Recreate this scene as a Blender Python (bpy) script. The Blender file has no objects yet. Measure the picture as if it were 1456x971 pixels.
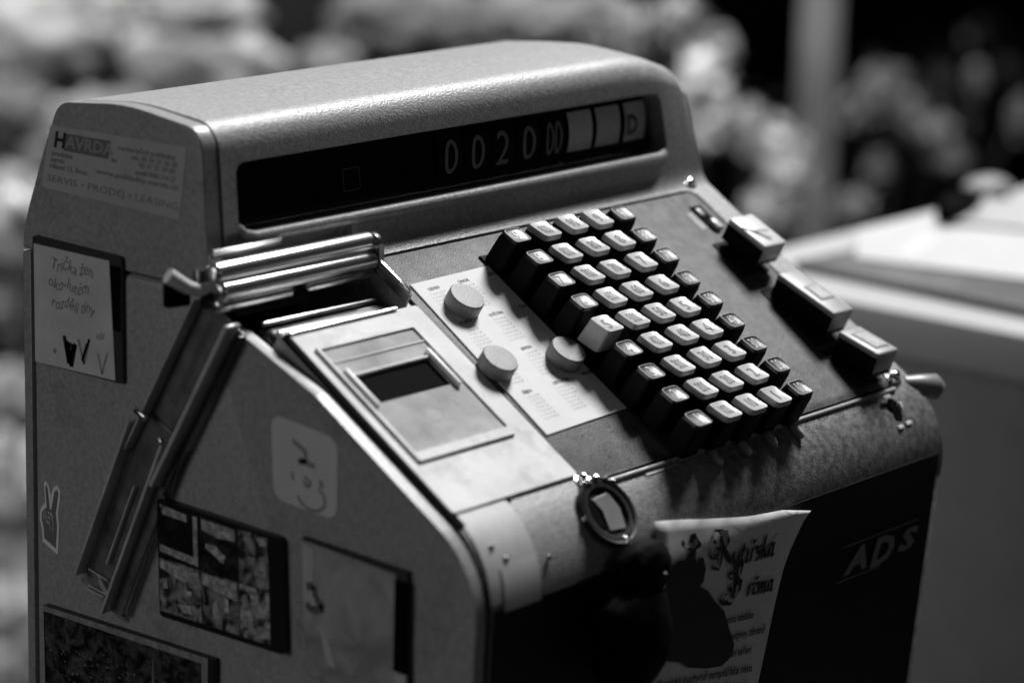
import bpy, bmesh, math, random
from mathutils import Vector, Matrix, noise
random.seed(7)
SC = bpy.context.scene
COL = SC.collection
R_ = math.radians

# ------------------------------------------------------------------ camera
CAMPOS = Vector((-1.0116, -0.8361, 0.2696))
rt = Vector((0.642767, -0.765623, 0.025916)); dn = Vector((-0.16455, -0.171028, -0.971428)); fw = Vector((0.748181, 0.620137, -0.235914))
cd = bpy.data.cameras.new('camera'); cam = bpy.data.objects.new('camera', cd); COL.objects.link(cam)
M = Matrix.Identity(4)
for i in range(3):
    M[i][0] = rt[i]; M[i][1] = -dn[i]; M[i][2] = -fw[i]; M[i][3] = CAMPOS[i]
cam.matrix_world = M
cd.sensor_width = 36; cd.lens = 106.34; cd.clip_start = .05; cd.clip_end = 60
cd.dof.use_dof = True; cd.dof.focus_distance = 1.335; cd.dof.aperture_fstop = 4.9
SC.camera = cam
# ------------------------------------------------------------------ world, lamp and added fills
W = bpy.data.worlds.new('World'); SC.world = W; W.use_nodes = True
W.node_tree.nodes['Background'].inputs[0].default_value = (1, 1, 1, 1)
W.node_tree.nodes['Background'].inputs[1].default_value = .010
def area(name, loc, target, size, power, sy=None):
    l = bpy.data.lights.new(name, 'AREA'); l.energy = power; l.size = size
    if sy: l.shape = 'RECTANGLE'; l.size_y = sy
    o = bpy.data.objects.new(name, l); COL.objects.link(o); o.location = loc
    o.rotation_euler = (Vector(target) - Vector(loc)).to_track_quat('-Z', 'Y').to_euler()
    return o
area('ceiling_lamp', (1.84, .36, 2.44), (0, 0, 0), .75, 152)
area('left_fill', (-2.6, .7, .8), (0, .1, -.1), 1.2, 9)  # unseen soft fill from the left, lights the cheek plates
area('front_fill', (-.1, -3.0, 1.1), (0, 0, -.1), .9, 1.2)  # unseen fill added to lift the display drums and poster
area('background_fill', (1.0, 2.2, 2.0), (1.6, 1.4, -.4), .8, 42)  # unseen fill added to brighten the far background
area('left_background_fill', (-.1, 1.75, .55), (1.1, 1.9, -.5), .7, 14)  # unseen fill added for the stones at the far left
SC.view_settings.view_transform = 'Standard'; SC.view_settings.look = 'None'
SC.view_settings.exposure = 0; SC.view_settings.gamma = 1
SC.cycles.max_bounces = 6

# ------------------------------------------------------------------ materials (all grey: the photograph is black and white)
MATS = {}
def mat(name, g, rough=.5, metal=0, noise_amt=0, nscale=60, bump=0, bscale=900, coat=0, spec=.5, alpha=1, trans=0, dirt=None, two=None, detail=4):
    if name in MATS: return MATS[name]
    m = bpy.data.materials.new(name); m.use_nodes = True; nt = m.node_tree; N = nt.nodes; L = nt.links
    b = N['Principled BSDF']
    b.inputs['Roughness'].default_value = rough; b.inputs['Metallic'].default_value = metal
    b.inputs['Specular IOR Level'].default_value = spec
    b.inputs['Coat Weight'].default_value = coat; b.inputs['Coat Roughness'].default_value = .08
    b.inputs['Alpha'].default_value = alpha; b.inputs['Transmission Weight'].default_value = trans
    b.inputs['Base Color'].default_value = (g, g, g, 1)
    tc = N.new('ShaderNodeTexCoord')
    last = None
    if noise_amt:
        n = N.new('ShaderNodeTexNoise'); n.inputs['Scale'].default_value = nscale; n.inputs['Detail'].default_value = detail; n.inputs['Roughness'].default_value = .65
        L.new(tc.outputs['Object'], n.inputs['Vector'])
        r = N.new('ShaderNodeMapRange'); r.inputs['From Min'].default_value = .3; r.inputs['From Max'].default_value = .7
        r.inputs['To Min'].default_value = g*(1-noise_amt); r.inputs['To Max'].default_value = (two if two is not None else g*(1+noise_amt))
        L.new(n.outputs['Fac'], r.inputs['Value']); last = r.outputs['Result']
    if dirt:   # dirt = (scale, threshold, width, darkness)
        n2 = N.new('ShaderNodeTexNoise'); n2.inputs['Scale'].default_value = dirt[0]; n2.inputs['Detail'].default_value = 8; n2.inputs['Roughness'].default_value = .72
        L.new(tc.outputs['Object'], n2.inputs['Vector'])
        r2 = N.new('ShaderNodeMapRange'); r2.inputs['From Min'].default_value = dirt[1]; r2.inputs['From Max'].default_value = dirt[1]+dirt[2]
        r2.inputs['To Min'].default_value = 1; r2.inputs['To Max'].default_value = dirt[3]
        L.new(n2.outputs['Fac'], r2.inputs['Value'])
        mu = N.new('ShaderNodeMath'); mu.operation = 'MULTIPLY'
        if last: L.new(last, mu.inputs[0])
        else: mu.inputs[0].default_value = g
        L.new(r2.outputs['Result'], mu.inputs[1]); last = mu.outputs[0]
    if last: L.new(last, b.inputs['Base Color'])
    if bump:
        n3 = N.new('ShaderNodeTexNoise'); n3.inputs['Scale'].default_value = bscale; n3.inputs['Detail'].default_value = 2
        L.new(tc.outputs['Object'], n3.inputs['Vector'])
        bp = N.new('ShaderNodeBump'); bp.inputs['Strength'].default_value = bump; bp.inputs['Distance'].default_value = .0006
        L.new(n3.outputs['Fac'], bp.inputs['Height']); L.new(bp.outputs['Normal'], b.inputs['Normal'])
    MATS[name] = m; return m
PAINT = mat('hammered_grey_paint', .34, .41, noise_amt=.24, nscale=420, bump=.55, bscale=1000, dirt=(28, .62, .12, .75))
PAINT_S = mat('side_grey_paint', .34, .35, noise_amt=.20, nscale=420, bump=.3, bscale=900, dirt=(24, .54, .14, .72))
FRONTP = mat('near_black_front', .006, .55, spec=.2, noise_amt=.2, nscale=60, bump=.2)
LOWP = mat('worn_lower_paint', .38, .42, noise_amt=.22, nscale=70, bump=.5, bscale=600, dirt=(130, .56, .07, .3))
PANEL = mat('speckled_panel_metal', .075, .5, spec=.3, noise_amt=.6, nscale=140, bump=.45, bscale=1300, dirt=(60, .55, .12, .55))
BLACK = mat('black_gap', .004, .8, spec=.03)
BKEY = mat('black_key_plastic', .006, .30, spec=.7, noise_amt=.2, nscale=80)
BKEYB = mat('black_key_stem', .003, .6, spec=.12)
WKEY = mat('ivory_key_plastic', .48, .26, noise_amt=.12, nscale=260, coat=.3, dirt=(160, .6, .1, .75))
INKW = mat('white_print', .45, .5); INKB = mat('black_print', .012, .5); INKG = mat('grey_print_and_glint', .14, .6); INKD = mat('dim_print', .02, .6)
PAPER = mat('matt_paper', .78, .75, noise_amt=.05, nscale=50)
POSTER = mat('poster_paper', .85, .7, noise_amt=.06, nscale=30)
ALU = mat('worn_aluminium', .68, .55, spec=.3, noise_amt=.20, nscale=22, bump=.15, dirt=(34, .52, .16, .66))
CHROME = mat('chrome', .85, .14, metal=1, noise_amt=.1, nscale=60)
STEEL = mat('dull_steel', .35, .3, metal=1, noise_amt=.3, nscale=80)
MAGN = mat('magnet_plastic', .19, .5, noise_amt=.15, nscale=160, bump=.15, dirt=(120, .6, .1, .7))
FKEY = mat('function_key_plastic', .33, .42, noise_amt=.1, nscale=90, bump=.15)
FKEYL = mat('function_key_light', .62, .35, noise_amt=.08, nscale=90)
LEATH = mat('black_leather', .002, .7, spec=.06, bump=.4, bscale=300)
DRUMB = mat('black_drum', .003, .7, spec=.05); DRUMW = mat('white_drum', .48, .6, noise_amt=.1, nscale=200)
NOTE = mat('note_paper', .62, .6, noise_amt=.12, nscale=45)
STICK = mat('sticker_film', .44, .5, noise_amt=.08, nscale=60)
TAPE = mat('masking_tape', .5, .5, noise_amt=.15, nscale=50, dirt=(60, .6, .1, .8))
STONE = None
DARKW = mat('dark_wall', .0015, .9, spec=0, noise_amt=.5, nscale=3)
def grime(m):   # greasy wear on the hand-rest side of the front shoulder: a stain with its own ragged outline
    nt = m.node_tree; N = nt.nodes; L = nt.links; b = N['Principled BSDF']; src = b.inputs['Base Color'].links[0].from_socket
    tc = N.new('ShaderNodeTexCoord'); sp = N.new('ShaderNodeSeparateXYZ'); L.new(tc.outputs['Object'], sp.inputs[0])
    n = N.new('ShaderNodeTexNoise'); n.inputs['Scale'].default_value = 30; n.inputs['Detail'].default_value = 8; n.inputs['Roughness'].default_value = .75; L.new(tc.outputs['Object'], n.inputs['Vector'])
    def mr(sock, a, c, d=0, e=1):
        r = N.new('ShaderNodeMapRange'); r.inputs['From Min'].default_value = a; r.inputs['From Max'].default_value = c; r.inputs['To Min'].default_value = d; r.inputs['To Max'].default_value = e; L.new(sock, r.inputs['Value']); return r.outputs[0]
    def ma(op, p, q):
        k = N.new('ShaderNodeMath'); k.operation = op
        for i, x in enumerate((p, q)):
            if isinstance(x, (int, float)): k.inputs[i].default_value = x
            else: L.new(x, k.inputs[i])
        return k.outputs[0]
    xx = ma('ADD', sp.outputs['X'], ma('MULTIPLY', ma('SUBTRACT', n.outputs['Fac'], .5), .22))
    zz = ma('ADD', sp.outputs['Z'], ma('MULTIPLY', ma('SUBTRACT', n.outputs['Fac'], .5), .02))
    msk = ma('MULTIPLY', mr(xx, -.075, .02), mr(zz, -.072, -.080))
    n2 = N.new('ShaderNodeTexNoise'); n2.inputs['Scale'].default_value = 260; n2.inputs['Detail'].default_value = 6; L.new(tc.outputs['Object'], n2.inputs['Vector'])
    sp2 = mr(n2.outputs['Fac'], .38, .62, .32, .68)
    fac = ma('SUBTRACT', 1, ma('MULTIPLY', msk, ma('SUBTRACT', 1, sp2)))
    L.new(ma('MULTIPLY', src, fac), b.inputs['Base Color'])
grime(PAINT)
def film(name, tint, rough, a):
    m = bpy.data.materials.new(name); m.use_nodes = True; nt = m.node_tree; N = nt.nodes; L = nt.links
    N.remove(N['Principled BSDF'])
    t = N.new('ShaderNodeBsdfTransparent'); t.inputs[0].default_value = (tint,)*3+(1,)
    g = N.new('ShaderNodeBsdfGlossy'); g.inputs['Color'].default_value = (.9, .9, .9, 1); g.inputs['Roughness'].default_value = rough
    f = N.new('ShaderNodeFresnel'); f.inputs[0].default_value = 1.5
    ad = N.new('ShaderNodeMath'); ad.operation = 'ADD'; ad.inputs[1].default_value = a
    mx = N.new('ShaderNodeMixShader'); L.new(f.outputs[0], ad.inputs[0]); L.new(ad.outputs[0], mx.inputs[0])
    L.new(t.outputs[0], mx.inputs[1]); L.new(g.outputs[0], mx.inputs[2]); L.new(mx.outputs[0], N['Material Output'].inputs[0])
    MATS[name] = m; return m
GLASS = film('display_glass', .85, .05, 0)
CLEAR = film('clear_plastic', .80, .16, .05)
CLEAR2 = film('clear_lid_plastic', .9, .12, .04)
def photo_mat(name, lo, hi, scale, seed, grad=0):
    m = bpy.data.materials.new(name); m.use_nodes = True; nt = m.node_tree; N = nt.nodes; L = nt.links; b = N['Principled BSDF']
    b.inputs['Roughness'].default_value = .3
    tc = N.new('ShaderNodeTexCoord'); mp = N.new('ShaderNodeMapping'); mp.inputs['Location'].default_value = (seed, seed*2.3, seed*.7)
    n = N.new('ShaderNodeTexNoise'); n.inputs['Scale'].default_value = scale; n.inputs['Detail'].default_value = 5; n.inputs['Roughness'].default_value = .6; n.inputs['Distortion'].default_value = .6
    L.new(tc.outputs['Object'], mp.inputs[0]); L.new(mp.outputs[0], n.inputs['Vector'])
    r = N.new('ShaderNodeMapRange'); r.inputs['From Min'].default_value = .42; r.inputs['From Max'].default_value = .64; r.inputs['To Min'].default_value = lo; r.inputs['To Max'].default_value = hi
    L.new(n.outputs['Fac'], r.inputs['Value']); L.new(r.outputs[0], b.inputs['Base Color'])
    return m

# ------------------------------------------------------------------ object helpers
def link(o, parent=None):
    COL.objects.link(o)
    if parent is not None:
        o.parent = parent
        w = Vector((0, 0, 0)); p = parent
        while p is not None: w += p.location; p = p.parent
        o.location = Vector(o.location) - w
    return o
def tag(o, label=None, cat=None, group=None, kind=None):
    if label: o['label'] = label
    if cat: o['category'] = cat
    if group: o['group'] = group
    if kind: o['kind'] = kind
    return o
def thing(name, label, cat, loc=(0, 0, 0), group=None):
    o = bpy.data.objects.new(name, None); o.empty_display_size = .02; o.location = loc; COL.objects.link(o)
    return tag(o, label, cat, group)
def obj(name, bm, m, parent=None, smooth=False, free=False):
    me = bpy.data.meshes.new(name)
    bmesh.ops.recalc_face_normals(bm, faces=bm.faces) if not free else None
    bm.to_mesh(me); bm.free()
    for x in (m if isinstance(m, (list, tuple)) else [m]): me.materials.append(x)
    if smooth:
        for p in me.polygons: p.use_smooth = True
        if smooth != 'all': me.set_sharp_from_angle(angle=R_(smooth if smooth is not True else 35))
    o = bpy.data.objects.new(name, me)
    return link(o, parent)
class F:   # a frame on a surface: right, up, normal, origin
    def __init__(s, o, r, u, n): s.o = Vector(o); s.r = Vector(r).normalized(); s.u = Vector(u).normalized(); s.n = Vector(n).normalized()
    def __call__(s, x, y, z=0): return s.o + s.r*x + s.u*y + s.n*z
TH = R_(31.89); ct, st = math.cos(TH), math.sin(TH)
UP = (0, ct, st); NN = (0, -st, ct)
PH = -.020                                  # panel surface below the plane of the key tops
PAN = F(Vector(NN)*PH, (1, 0, 0), UP, NN)   # PAN(x, -s, h)
XL, XR = -.1566, .1825
SIDE = F((XL, 0, 0), (0, -1, 0), (0, 0, 1), (-1, 0, 0))     # SIDE(-y, z, out)
YF = -.1125
FRONT = F((0, YF, 0), (1, 0, 0), (0, 0, 1), (0, -1, 0))
def box(f, x0, x1, y0, y1, z0, z1, bev=0, seg=2, bm=None, taper=0):
    bm = bm or bmesh.new(); t = bmesh.new()
    vs = []
    for z in (z0, z1):
        k = taper if z == z0 else 0
        for x, y in ((x0-k, y0-k), (x1+k, y0-k), (x1+k, y1+k), (x0-k, y1+k)): vs.append(t.verts.new((x, y, z)))
    for q in ((3, 2, 1, 0), (4, 5, 6, 7), (0, 1, 5, 4), (1, 2, 6, 5), (2, 3, 7, 6), (3, 0, 4, 7)): t.faces.new([vs[i] for i in q])
    if bev: bmesh.ops.bevel(t, geom=t.edges[:], offset=bev, segments=seg, profile=.5, affect='EDGES')
    merge(bm, t, f); return bm
def merge(bm, t, f=None):
    mp = {}
    for v in t.verts: mp[v] = bm.verts.new(f(*v.co) if f else v.co)
    for fc in t.faces:
        try: bm.faces.new([mp[v] for v in fc.verts])
        except ValueError: pass
    t.free()
def prism(f, pts, z0, z1, bm=None, bev=0, seg=2):
    bm = bm or bmesh.new(); t = bmesh.new()
    a = [t.verts.new((x, y, z0)) for x, y in pts]; b = [t.verts.new((x, y, z1)) for x, y in pts]
    t.faces.new(a[::-1]); tf = t.faces.new(b); k = len(pts)
    for i in range(k): t.faces.new((a[i], a[(i+1) % k], b[(i+1) % k], b[i]))
    if bev: bmesh.ops.bevel(t, geom=list(tf.edges), offset=bev, segments=seg, profile=.5, affect='EDGES')
    t.normal_update(); bmesh.ops.triangulate(t, faces=[q for q in t.faces if len(q.verts) > 4], ngon_method='EAR_CLIP')
    merge(bm, t, f); return bm
def rrect(x0, x1, y0, y1, r, n=5):
    o = []
    for cx, cy, a in ((x1-r, y1-r, 0), (x0+r, y1-r, 90), (x0+r, y0+r, 180), (x1-r, y0+r, 270)):
        for i in range(n+1):
            t = R_(a+90*i/n); o.append((cx+r*math.cos(t), cy+r*math.sin(t)))
    return o
def disc(r, n=32, cx=0, cy=0, ry=None): return [(cx+r*math.cos(2*math.pi*i/n), cy+(ry or r)*math.sin(2*math.pi*i/n)) for i in range(n)]
def lathe(f, prof, n=28, bm=None, cx=0, cy=0):   # prof: (r, z)
    bm = bm or bmesh.new(); rings = []
    for r, z in prof:
        if r < 1e-6: rings.append([bm.verts.new(f(cx, cy, z))])
        else: rings.append([bm.verts.new(f(cx+r*math.cos(2*math.pi*i/n), cy+r*math.sin(2*math.pi*i/n), z)) for i in range(n)])
    for a, b in zip(rings, rings[1:]):
        for i in range(n):
            j = (i+1) % n
            if len(a) == 1 and len(b) == 1: continue
            if len(a) == 1: bm.faces.new((a[0], b[i], b[j]))
            elif len(b) == 1: bm.faces.new((a[i], a[j], b[0]))
            else: bm.faces.new((a[i], a[j], b[j], b[i]))
    return bm
def tube(pts, r, n=14, bm=None, caps=True):
    bm = bm or bmesh.new(); pts = [Vector(p) for p in pts]; rings = []
    rr = r if isinstance(r, (list, tuple)) else [r]*len(pts)
    for i, p in enumerate(pts):
        d = ((pts[min(i+1, len(pts)-1)] - pts[max(i-1, 0)])).normalized()
        a = d.cross(Vector((0, 0, 1))); a = a.normalized() if a.length > .05 else Vector((1, 0, 0)); b = d.cross(a).normalized()
        rings.append([bm.verts.new(p+(a*math.cos(2*math.pi*k/n)+b*math.sin(2*math.pi*k/n))*rr[i]) for k in range(n)])
    for a, b in zip(rings, rings[1:]):
        for k in range(n): bm.faces.new((a[k], a[(k+1) % n], b[(k+1) % n], b[k]))
    if caps: bm.faces.new(rings[0][::-1]); bm.faces.new(rings[-1])
    return bm
def rod(p, q, r, n=18, bm=None, round_=.5):   # a bar with softly rounded ends
    p, q = Vector(p), Vector(q); d = (q-p).normalized(); e = r*round_
    P = []; RR = []
    for k in range(5): a = math.pi/2*k/4; P.append(p + d*e*(1-math.sin(a))); RR.append(r*(1-round_) + r*round_*math.sin(a) if k else r*(1-round_)*.98+1e-5)
    P = [p + d*e*(1-math.cos(math.pi/2*k/4)) for k in range(5)]; RR = [r*(1-round_)+r*round_*math.sin(math.pi/2*k/4) for k in range(5)]
    P2 = [q - d*e*(1-math.cos(math.pi/2*k/4)) for k in range(5)][::-1]
    return tube(P+P2, RR+RR[::-1], n, bm)
def fillet(pts, n=7):   # pts: (y, z, radius), closed
    out = []; k = len(pts)
    for i in range(k):
        y, z, r = pts[i]; p = Vector((y, z)); a = Vector(pts[i-1][:2]); b = Vector(pts[(i+1) % k][:2])
        if r <= 0: out.append((y, z)); continue
        u = (a-p).normalized(); v = (b-p).normalized(); ang = math.acos(max(-1, min(1, u.dot(v)))); t = r/math.tan(ang/2)
        t = min(t, (a-p).length*.98, (b-p).length*.98); A = p+u*t; B = p+v*t; rr = t*math.tan(ang/2)
        c = p + (u+v).normalized()*(rr/math.sin(ang/2)); va = A-c; vb = B-c; w = math.acos(max(-1, min(1, va.dot(vb)/(va.length*vb.length))))
        for j in range(n+1):
            s = j/n; q = (va*math.sin((1-s)*w)+vb*math.sin(s*w))/math.sin(w); out.append((c.x+q.x, c.y+q.y))
    return out
def clip(poly, a, b, c):   # keep a*y+b*z<=c
    out = []; k = len(poly)
    for i in range(k):
        p, q = poly[i], poly[(i+1) % k]; dp = a*p[0]+b*p[1]-c; dq = a*q[0]+b*q[1]-c
        if dp <= 0: out.append(p)
        if (dp < 0) != (dq < 0) and dp*dq < 0: t = dp/(dp-dq); out.append((p[0]+(q[0]-p[0])*t, p[1]+(q[1]-p[1])*t))
    return out
XF = F((0, 0, 0), (0, 1, 0), (0, 0, 1), (1, 0, 0))      # extrudes (y, z) outlines along x
def slab(poly, x0, x1, bev=0, bl=True, br=True, seg=3, nx=1):
    t = bmesh.new(); rows = []
    for i in range(nx+1):
        x = x0+(x1-x0)*i/nx; rows.append([t.verts.new((y, z, x)) for y, z in poly])
    k = len(poly); L = t.faces.new(rows[0][::-1]); Rr = t.faces.new(rows[-1])
    for a, b in zip(rows, rows[1:]):
        for i in range(k): t.faces.new((a[i], a[(i+1) % k], b[(i+1) % k], b[i]))
    es = (list(L.edges) if bl else []) + (list(Rr.edges) if br else [])
    if bev and es: bmesh.ops.bevel(t, geom=es, offset=bev, segments=seg, profile=.5, affect='EDGES', clamp_overlap=True)
    bm = bmesh.new(); merge(bm, t, XF); return bm
def boolean(o, cutters):
    for c in cutters:
        md = o.modifiers.new('cut', 'BOOLEAN'); md.operation = 'DIFFERENCE'; md.solver = 'EXACT'; md.object = c
    dg = bpy.context.evaluated_depsgraph_get(); dg.update()
    me = bpy.data.meshes.new_from_object(o.evaluated_get(dg)); o.modifiers.clear(); o.data = me
    for p in me.polygons: p.use_smooth = True
    me.set_sharp_from_angle(angle=R_(35))
    for c in cutters: bpy.data.objects.remove(c)
TXT = {}
def text_bm(s, size, depth=0, offset=0, shear=0, align='CENTER', sx=1, sp=1, res=2, ls=1):
    cu = bpy.data.curves.new('t', 'FONT'); cu.body = s; cu.size = size; cu.extrude = depth; cu.offset = offset; cu.shear = shear
    cu.align_x = align; cu.align_y = 'CENTER'; cu.resolution_u = res; cu.space_character = sp; cu.space_line = ls
    o = bpy.data.objects.new('t', cu); COL.objects.link(o); dg = bpy.context.evaluated_depsgraph_get(); dg.update()
    me = bpy.data.meshes.new_from_object(o.evaluated_get(dg)); bm = bmesh.new(); bm.from_mesh(me)
    bpy.data.objects.remove(o); bpy.data.meshes.remove(me)
    for v in bm.verts: v.co.x *= sx
    return bm
def place(bm, fn, into=None):
    o = into or bmesh.new(); merge(o, bm, fn); return o
def plane_poly(bm, fn, pts, z=0):
    bm.faces.new([bm.verts.new(fn(x, y, z)) for x, y in pts])

# ================================================================== setting
def table_slab():
    bm = box(XF, -.62, .34, -.40, -.36, -.85, .40, .004)
    return bm
tag(obj('bar_counter', table_slab(), mat('dark_wood', .02, .5, noise_amt=.5, nscale=20)), 'dark wooden bar top that the cash register stands on', 'counter')
g = bmesh.new(); plane_poly(g, lambda x, y, z: Vector((x, y, z)), [(-4, -3), (9, -3), (9, 8), (-4, 8)], -1.3)
tag(obj('floor', g, mat('floor_dark', .012, .9, spec=.05, noise_amt=.5, nscale=4)), kind='structure')
# back wall square to the view, far behind
wc = CAMPOS + Vector((.75, .62, 0)).normalized()*6.2; wr = Vector((.62, -.75, 0)).normalized()
WF = F((wc.x, wc.y, 0), wr, (0, 0, 1), (-.75, -.62, 0))
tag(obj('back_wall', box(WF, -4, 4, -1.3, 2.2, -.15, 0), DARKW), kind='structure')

# ================================================================== cash register
REG = thing('cash_register', 'old grey mechanical cash register with tall display hood, sloping keyboard and stickers on its side', 'cash register', (0, 0, -.36))
BACK = [(.150, -.36, .004), (.1503, -.003, .05), (.1468, .010, .05), (.136, .038, .03), (.1265, .0600, .011), (.085, .0642, .12)]
def front_profile(d=0):
    return [(-.106, -.36, 0), (-.1125+d, -.125, .02), (-.1150+d, -.0951, .040), (.0345, -.0021, .0125), (.0400+d*.5, .0600-d, .0130)]
def inset(P, d): return P
prof = fillet(front_profile()+BACK[::-1])
# one closed outline: start at front bottom, up the front, slope, hood face, over the top and down the back
sh = slab(prof, XL+.0095, XR, bev=.0055, bl=False, br=True, seg=4, nx=14)
hood = obj('body_shell', sh, PAINT, REG, smooth=35)
# cutters: display window and printer opening
HF = F((0, .0375, 0), (1, 0, 0), (0, .12, .99), (0, -.99, .12))      # the hood face
cw = obj('cut', prism(HF, rrect(-.1385, .1570, .0135, .0432, .005), -.034, .03), PAINT)
co = obj('cut', prism(PAN, rrect(-.1475, -.0705, -.0105, .0385, .004), -.042, .03), PAINT)
boolean(hood, [cw, co])
for v in hood.data.vertices:   # the hood's right end droops in a soft curve
    if v.co.x > .135 and v.co.z > .025: v.co.z -= .0090*((v.co.x-.135)/.0475)**2*min(1, (v.co.z-.025)/.025)
    if v.co.x > .12 and v.co.z > .006: v.co.x -= (v.co.z-.006)*.30*(v.co.x-.12)/.0625
# taper the lower right corner a little
for v in hood.data.vertices:
    if v.co.x > .1 and v.co.z < -.12: v.co.x -= (-.12-v.co.z)*.10*(v.co.x-.1)/.08
# cheek plates on the left: hood cheek, cabinet cheek, rear strip with open seams
cheek = [(-.106, -.36, 0), (-.1125, -.125, .02), (-.1150, -.0951, .042), (-.026, -.0405, .02), (.016, -.0225, .008), (.034, -.0185, .004), (.0405, .0590, .0105)]
cp = fillet(cheek+BACK[::-1])
hc = clip(cp, 0, -1, .0071)
obj('hood_cheek', slab(hc, XL, XL+.0082, bev=.0034, br=False, seg=4), PAINT_S, REG, smooth=35)
cc = clip(clip(cp, 0, 1, -.0079), 1, 0, .1448)
obj('cabinet_cheek', slab(cc, XL, XL+.0060, bev=.0034, br=False, seg=3), PAINT_S, REG, smooth=35)
rc = clip(clip(cp, 0, 1, -.0079), -1, 0, -.1455)
obj('rear_strip', slab(rc, XL, XL+.0082, bev=.0008, br=False), PAINT_S, REG, smooth=35)
core = [(-.104, -.358, 0), (-.1105, -.125, .02), (-.1130, -.0965, .040), (-.026, -.0430, .01), (.016, -.027, .004), (.038, -.012, .004), (.0425, .0565, .008), (.085, .062, .1), (.125, .057, .01), (.134, .037, .03), (.148, -.003, 0), (.148, -.358, 0)]
obj('seam_liner', slab(fillet(core), XL+.003, XL+.0097), BLACK, REG)
# near-black cabinet front, its top edge tucked under the rounding
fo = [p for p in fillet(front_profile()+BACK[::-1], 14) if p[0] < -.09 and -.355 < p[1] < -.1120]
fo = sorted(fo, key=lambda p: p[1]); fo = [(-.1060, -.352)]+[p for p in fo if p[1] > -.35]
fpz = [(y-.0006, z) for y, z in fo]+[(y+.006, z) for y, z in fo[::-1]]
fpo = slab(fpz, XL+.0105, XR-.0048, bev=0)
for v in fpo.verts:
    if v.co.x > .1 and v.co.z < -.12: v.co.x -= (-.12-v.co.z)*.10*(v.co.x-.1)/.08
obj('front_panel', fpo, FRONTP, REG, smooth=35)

# ---- keyboard panel
obj('panel_groove', prism(PAN, rrect(-.068, .1668, -.1245, .0214, .007), -.002, .00045), BLACK, REG)
obj('keyboard_panel', prism(PAN, rrect(-.0665, .1642, -.1230, .0190, .005), 0, .0011, bev=.0003), PANEL, REG, smooth=35)
obj('key_well', prism(PAN, [(-.0082, -.1270+.0045), (.0850, -.1225), (.0850, .0075), (-.0082, .0075)], 0, .0022, bev=.0005), mat('well_and_shade_black', .003, .9), REG)
lip = bmesh.new(); box(PAN, -.066, .1640, -.1262, -.1246, -.001, .0017, .0006, bm=lip)
obj('panel_lip', lip, LOWP, REG, smooth=35)
for i, x in enumerate((.0176, .0384, .0582, .0787)):
    pk = bmesh.new(); lathe(F(PAN(x-.0017, -.1262, .0005), (1, 0, 0), NN, (0, -ct, -st)), [(0, -.002), (.0019, -.0018), (.0024, -.0005), (.0024, .006), (.0012, .0085), (0, .009)], 16, pk)
    obj('guide_peg', pk, LOWP, REG, smooth=50)
# ---- keys
KA, KB = .0056, .0058; DA, DB = .0054, .0047; KT, DT = .200, .10      # half sizes and tilt of the cap tops
def dome(x, y, a=KA, b=KB, d=-.0006):   # dished top, tilted towards level
    return -.0006*(1-(y/b)**2)*(1 if a == KA else .8) -.00025*(1-(x/a)**2) - (KT if a == KA else DT)*y
def key_rings(levels, a=KA, b=KB, top=True, k=6, n=40, d=-.0006):
    bm = bmesh.new(); rings = []
    def ring(sx, sy, h, dm): 
        o = []
        for i in range(n):
            t = 2*math.pi*i/n; c, s = math.cos(t), math.sin(t)
            x = math.copysign(abs(c)**(2/k), c)*sx; y = math.copysign(abs(s)**(2/k), s)*sy
            o.append(bm.verts.new((x, y, h+(dome(x, y, a, b, d) if dm else (-(KT if a == KA else DT)*y if h > -.0150 else 0)))))
        return o
    if top:
        rings.append([bm.verts.new((0, 0, dome(0, 0, a, b, d)))])
        for t in (.2, .4, .6, .8, .95): rings.append(ring(a*t, b*t, 0, True))
    for sx, sy, h in levels: rings.append(ring(sx, sy, h, False))
    for p, q in zip(rings, rings[1:]):
        for i in range(n):
            j = (i+1) % n
            if len(p) == 1: bm.faces.new((p[0], q[i], q[j]))
            else: bm.faces.new((p[i], q[i], q[j], p[j]))
    bm.faces.new(rings[-1][::-1]) if not top or True else None
    return bm
def mesh_of(bm, m, name, smooth=24):
    me = bpy.data.meshes.new(name); bmesh.ops.recalc_face_normals(bm, faces=bm.faces); bm.to_mesh(me); bm.free()
    me.materials.append(m)
    for p in me.polygons: p.use_smooth = True
    me.set_sharp_from_angle(angle=R_(smooth)); return me
CAPD = mesh_of(key_rings([(DA, DB, -.0001), (DA+.0001, DB+.0001, -.0004), (DA+.0003, DB+.0003, -.0016)], DA, DB), BKEY, 'dark_cap')
CAPW = mesh_of(key_rings([(KA+.0001, KB+.0001, -.0002), (KA+.0003, KB+.0003, -.0008), (KA+.0006, KB+.0005, -.0030)]), WKEY, 'light_cap')
CAP5 = mesh_of(key_rings([(KA+.0001, KB+.0001, -.0002), (KA+.0002, KB+.0002, -.0008), (KA+.0012, KB+.0006, -.0120)]), WKEY, 'tall_light_cap')
STEM_D = mesh_of(key_rings([(DA+.0003, DB+.0003, -.0017), (DA+.0006, DB+.0008, -.004), (DA+.0012, DB+.0012, -.0175)], DA, DB, top=False), BKEYB, 'dark_stem')
STEM_W = mesh_of(key_rings([(KA+.0005, KB+.0004, -.0028), (KA+.0016, KB+.0008, -.0175)], top=False), BKEYB, 'light_key_shade_stem')  # black stands in for the shaded lower part of the ivory body
STEM_5 = mesh_of(key_rings([(KA+.0010, KB+.0004, -.0118), (KA+.0016, KB+.0006, -.0175)], top=False), BKEYB, 'tall_stem')
edge = key_rings([(DA-.00002, DB-.00002, .00008), (DA-.0005, DB-.0004, .00012)], DA, DB, top=False)
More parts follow.
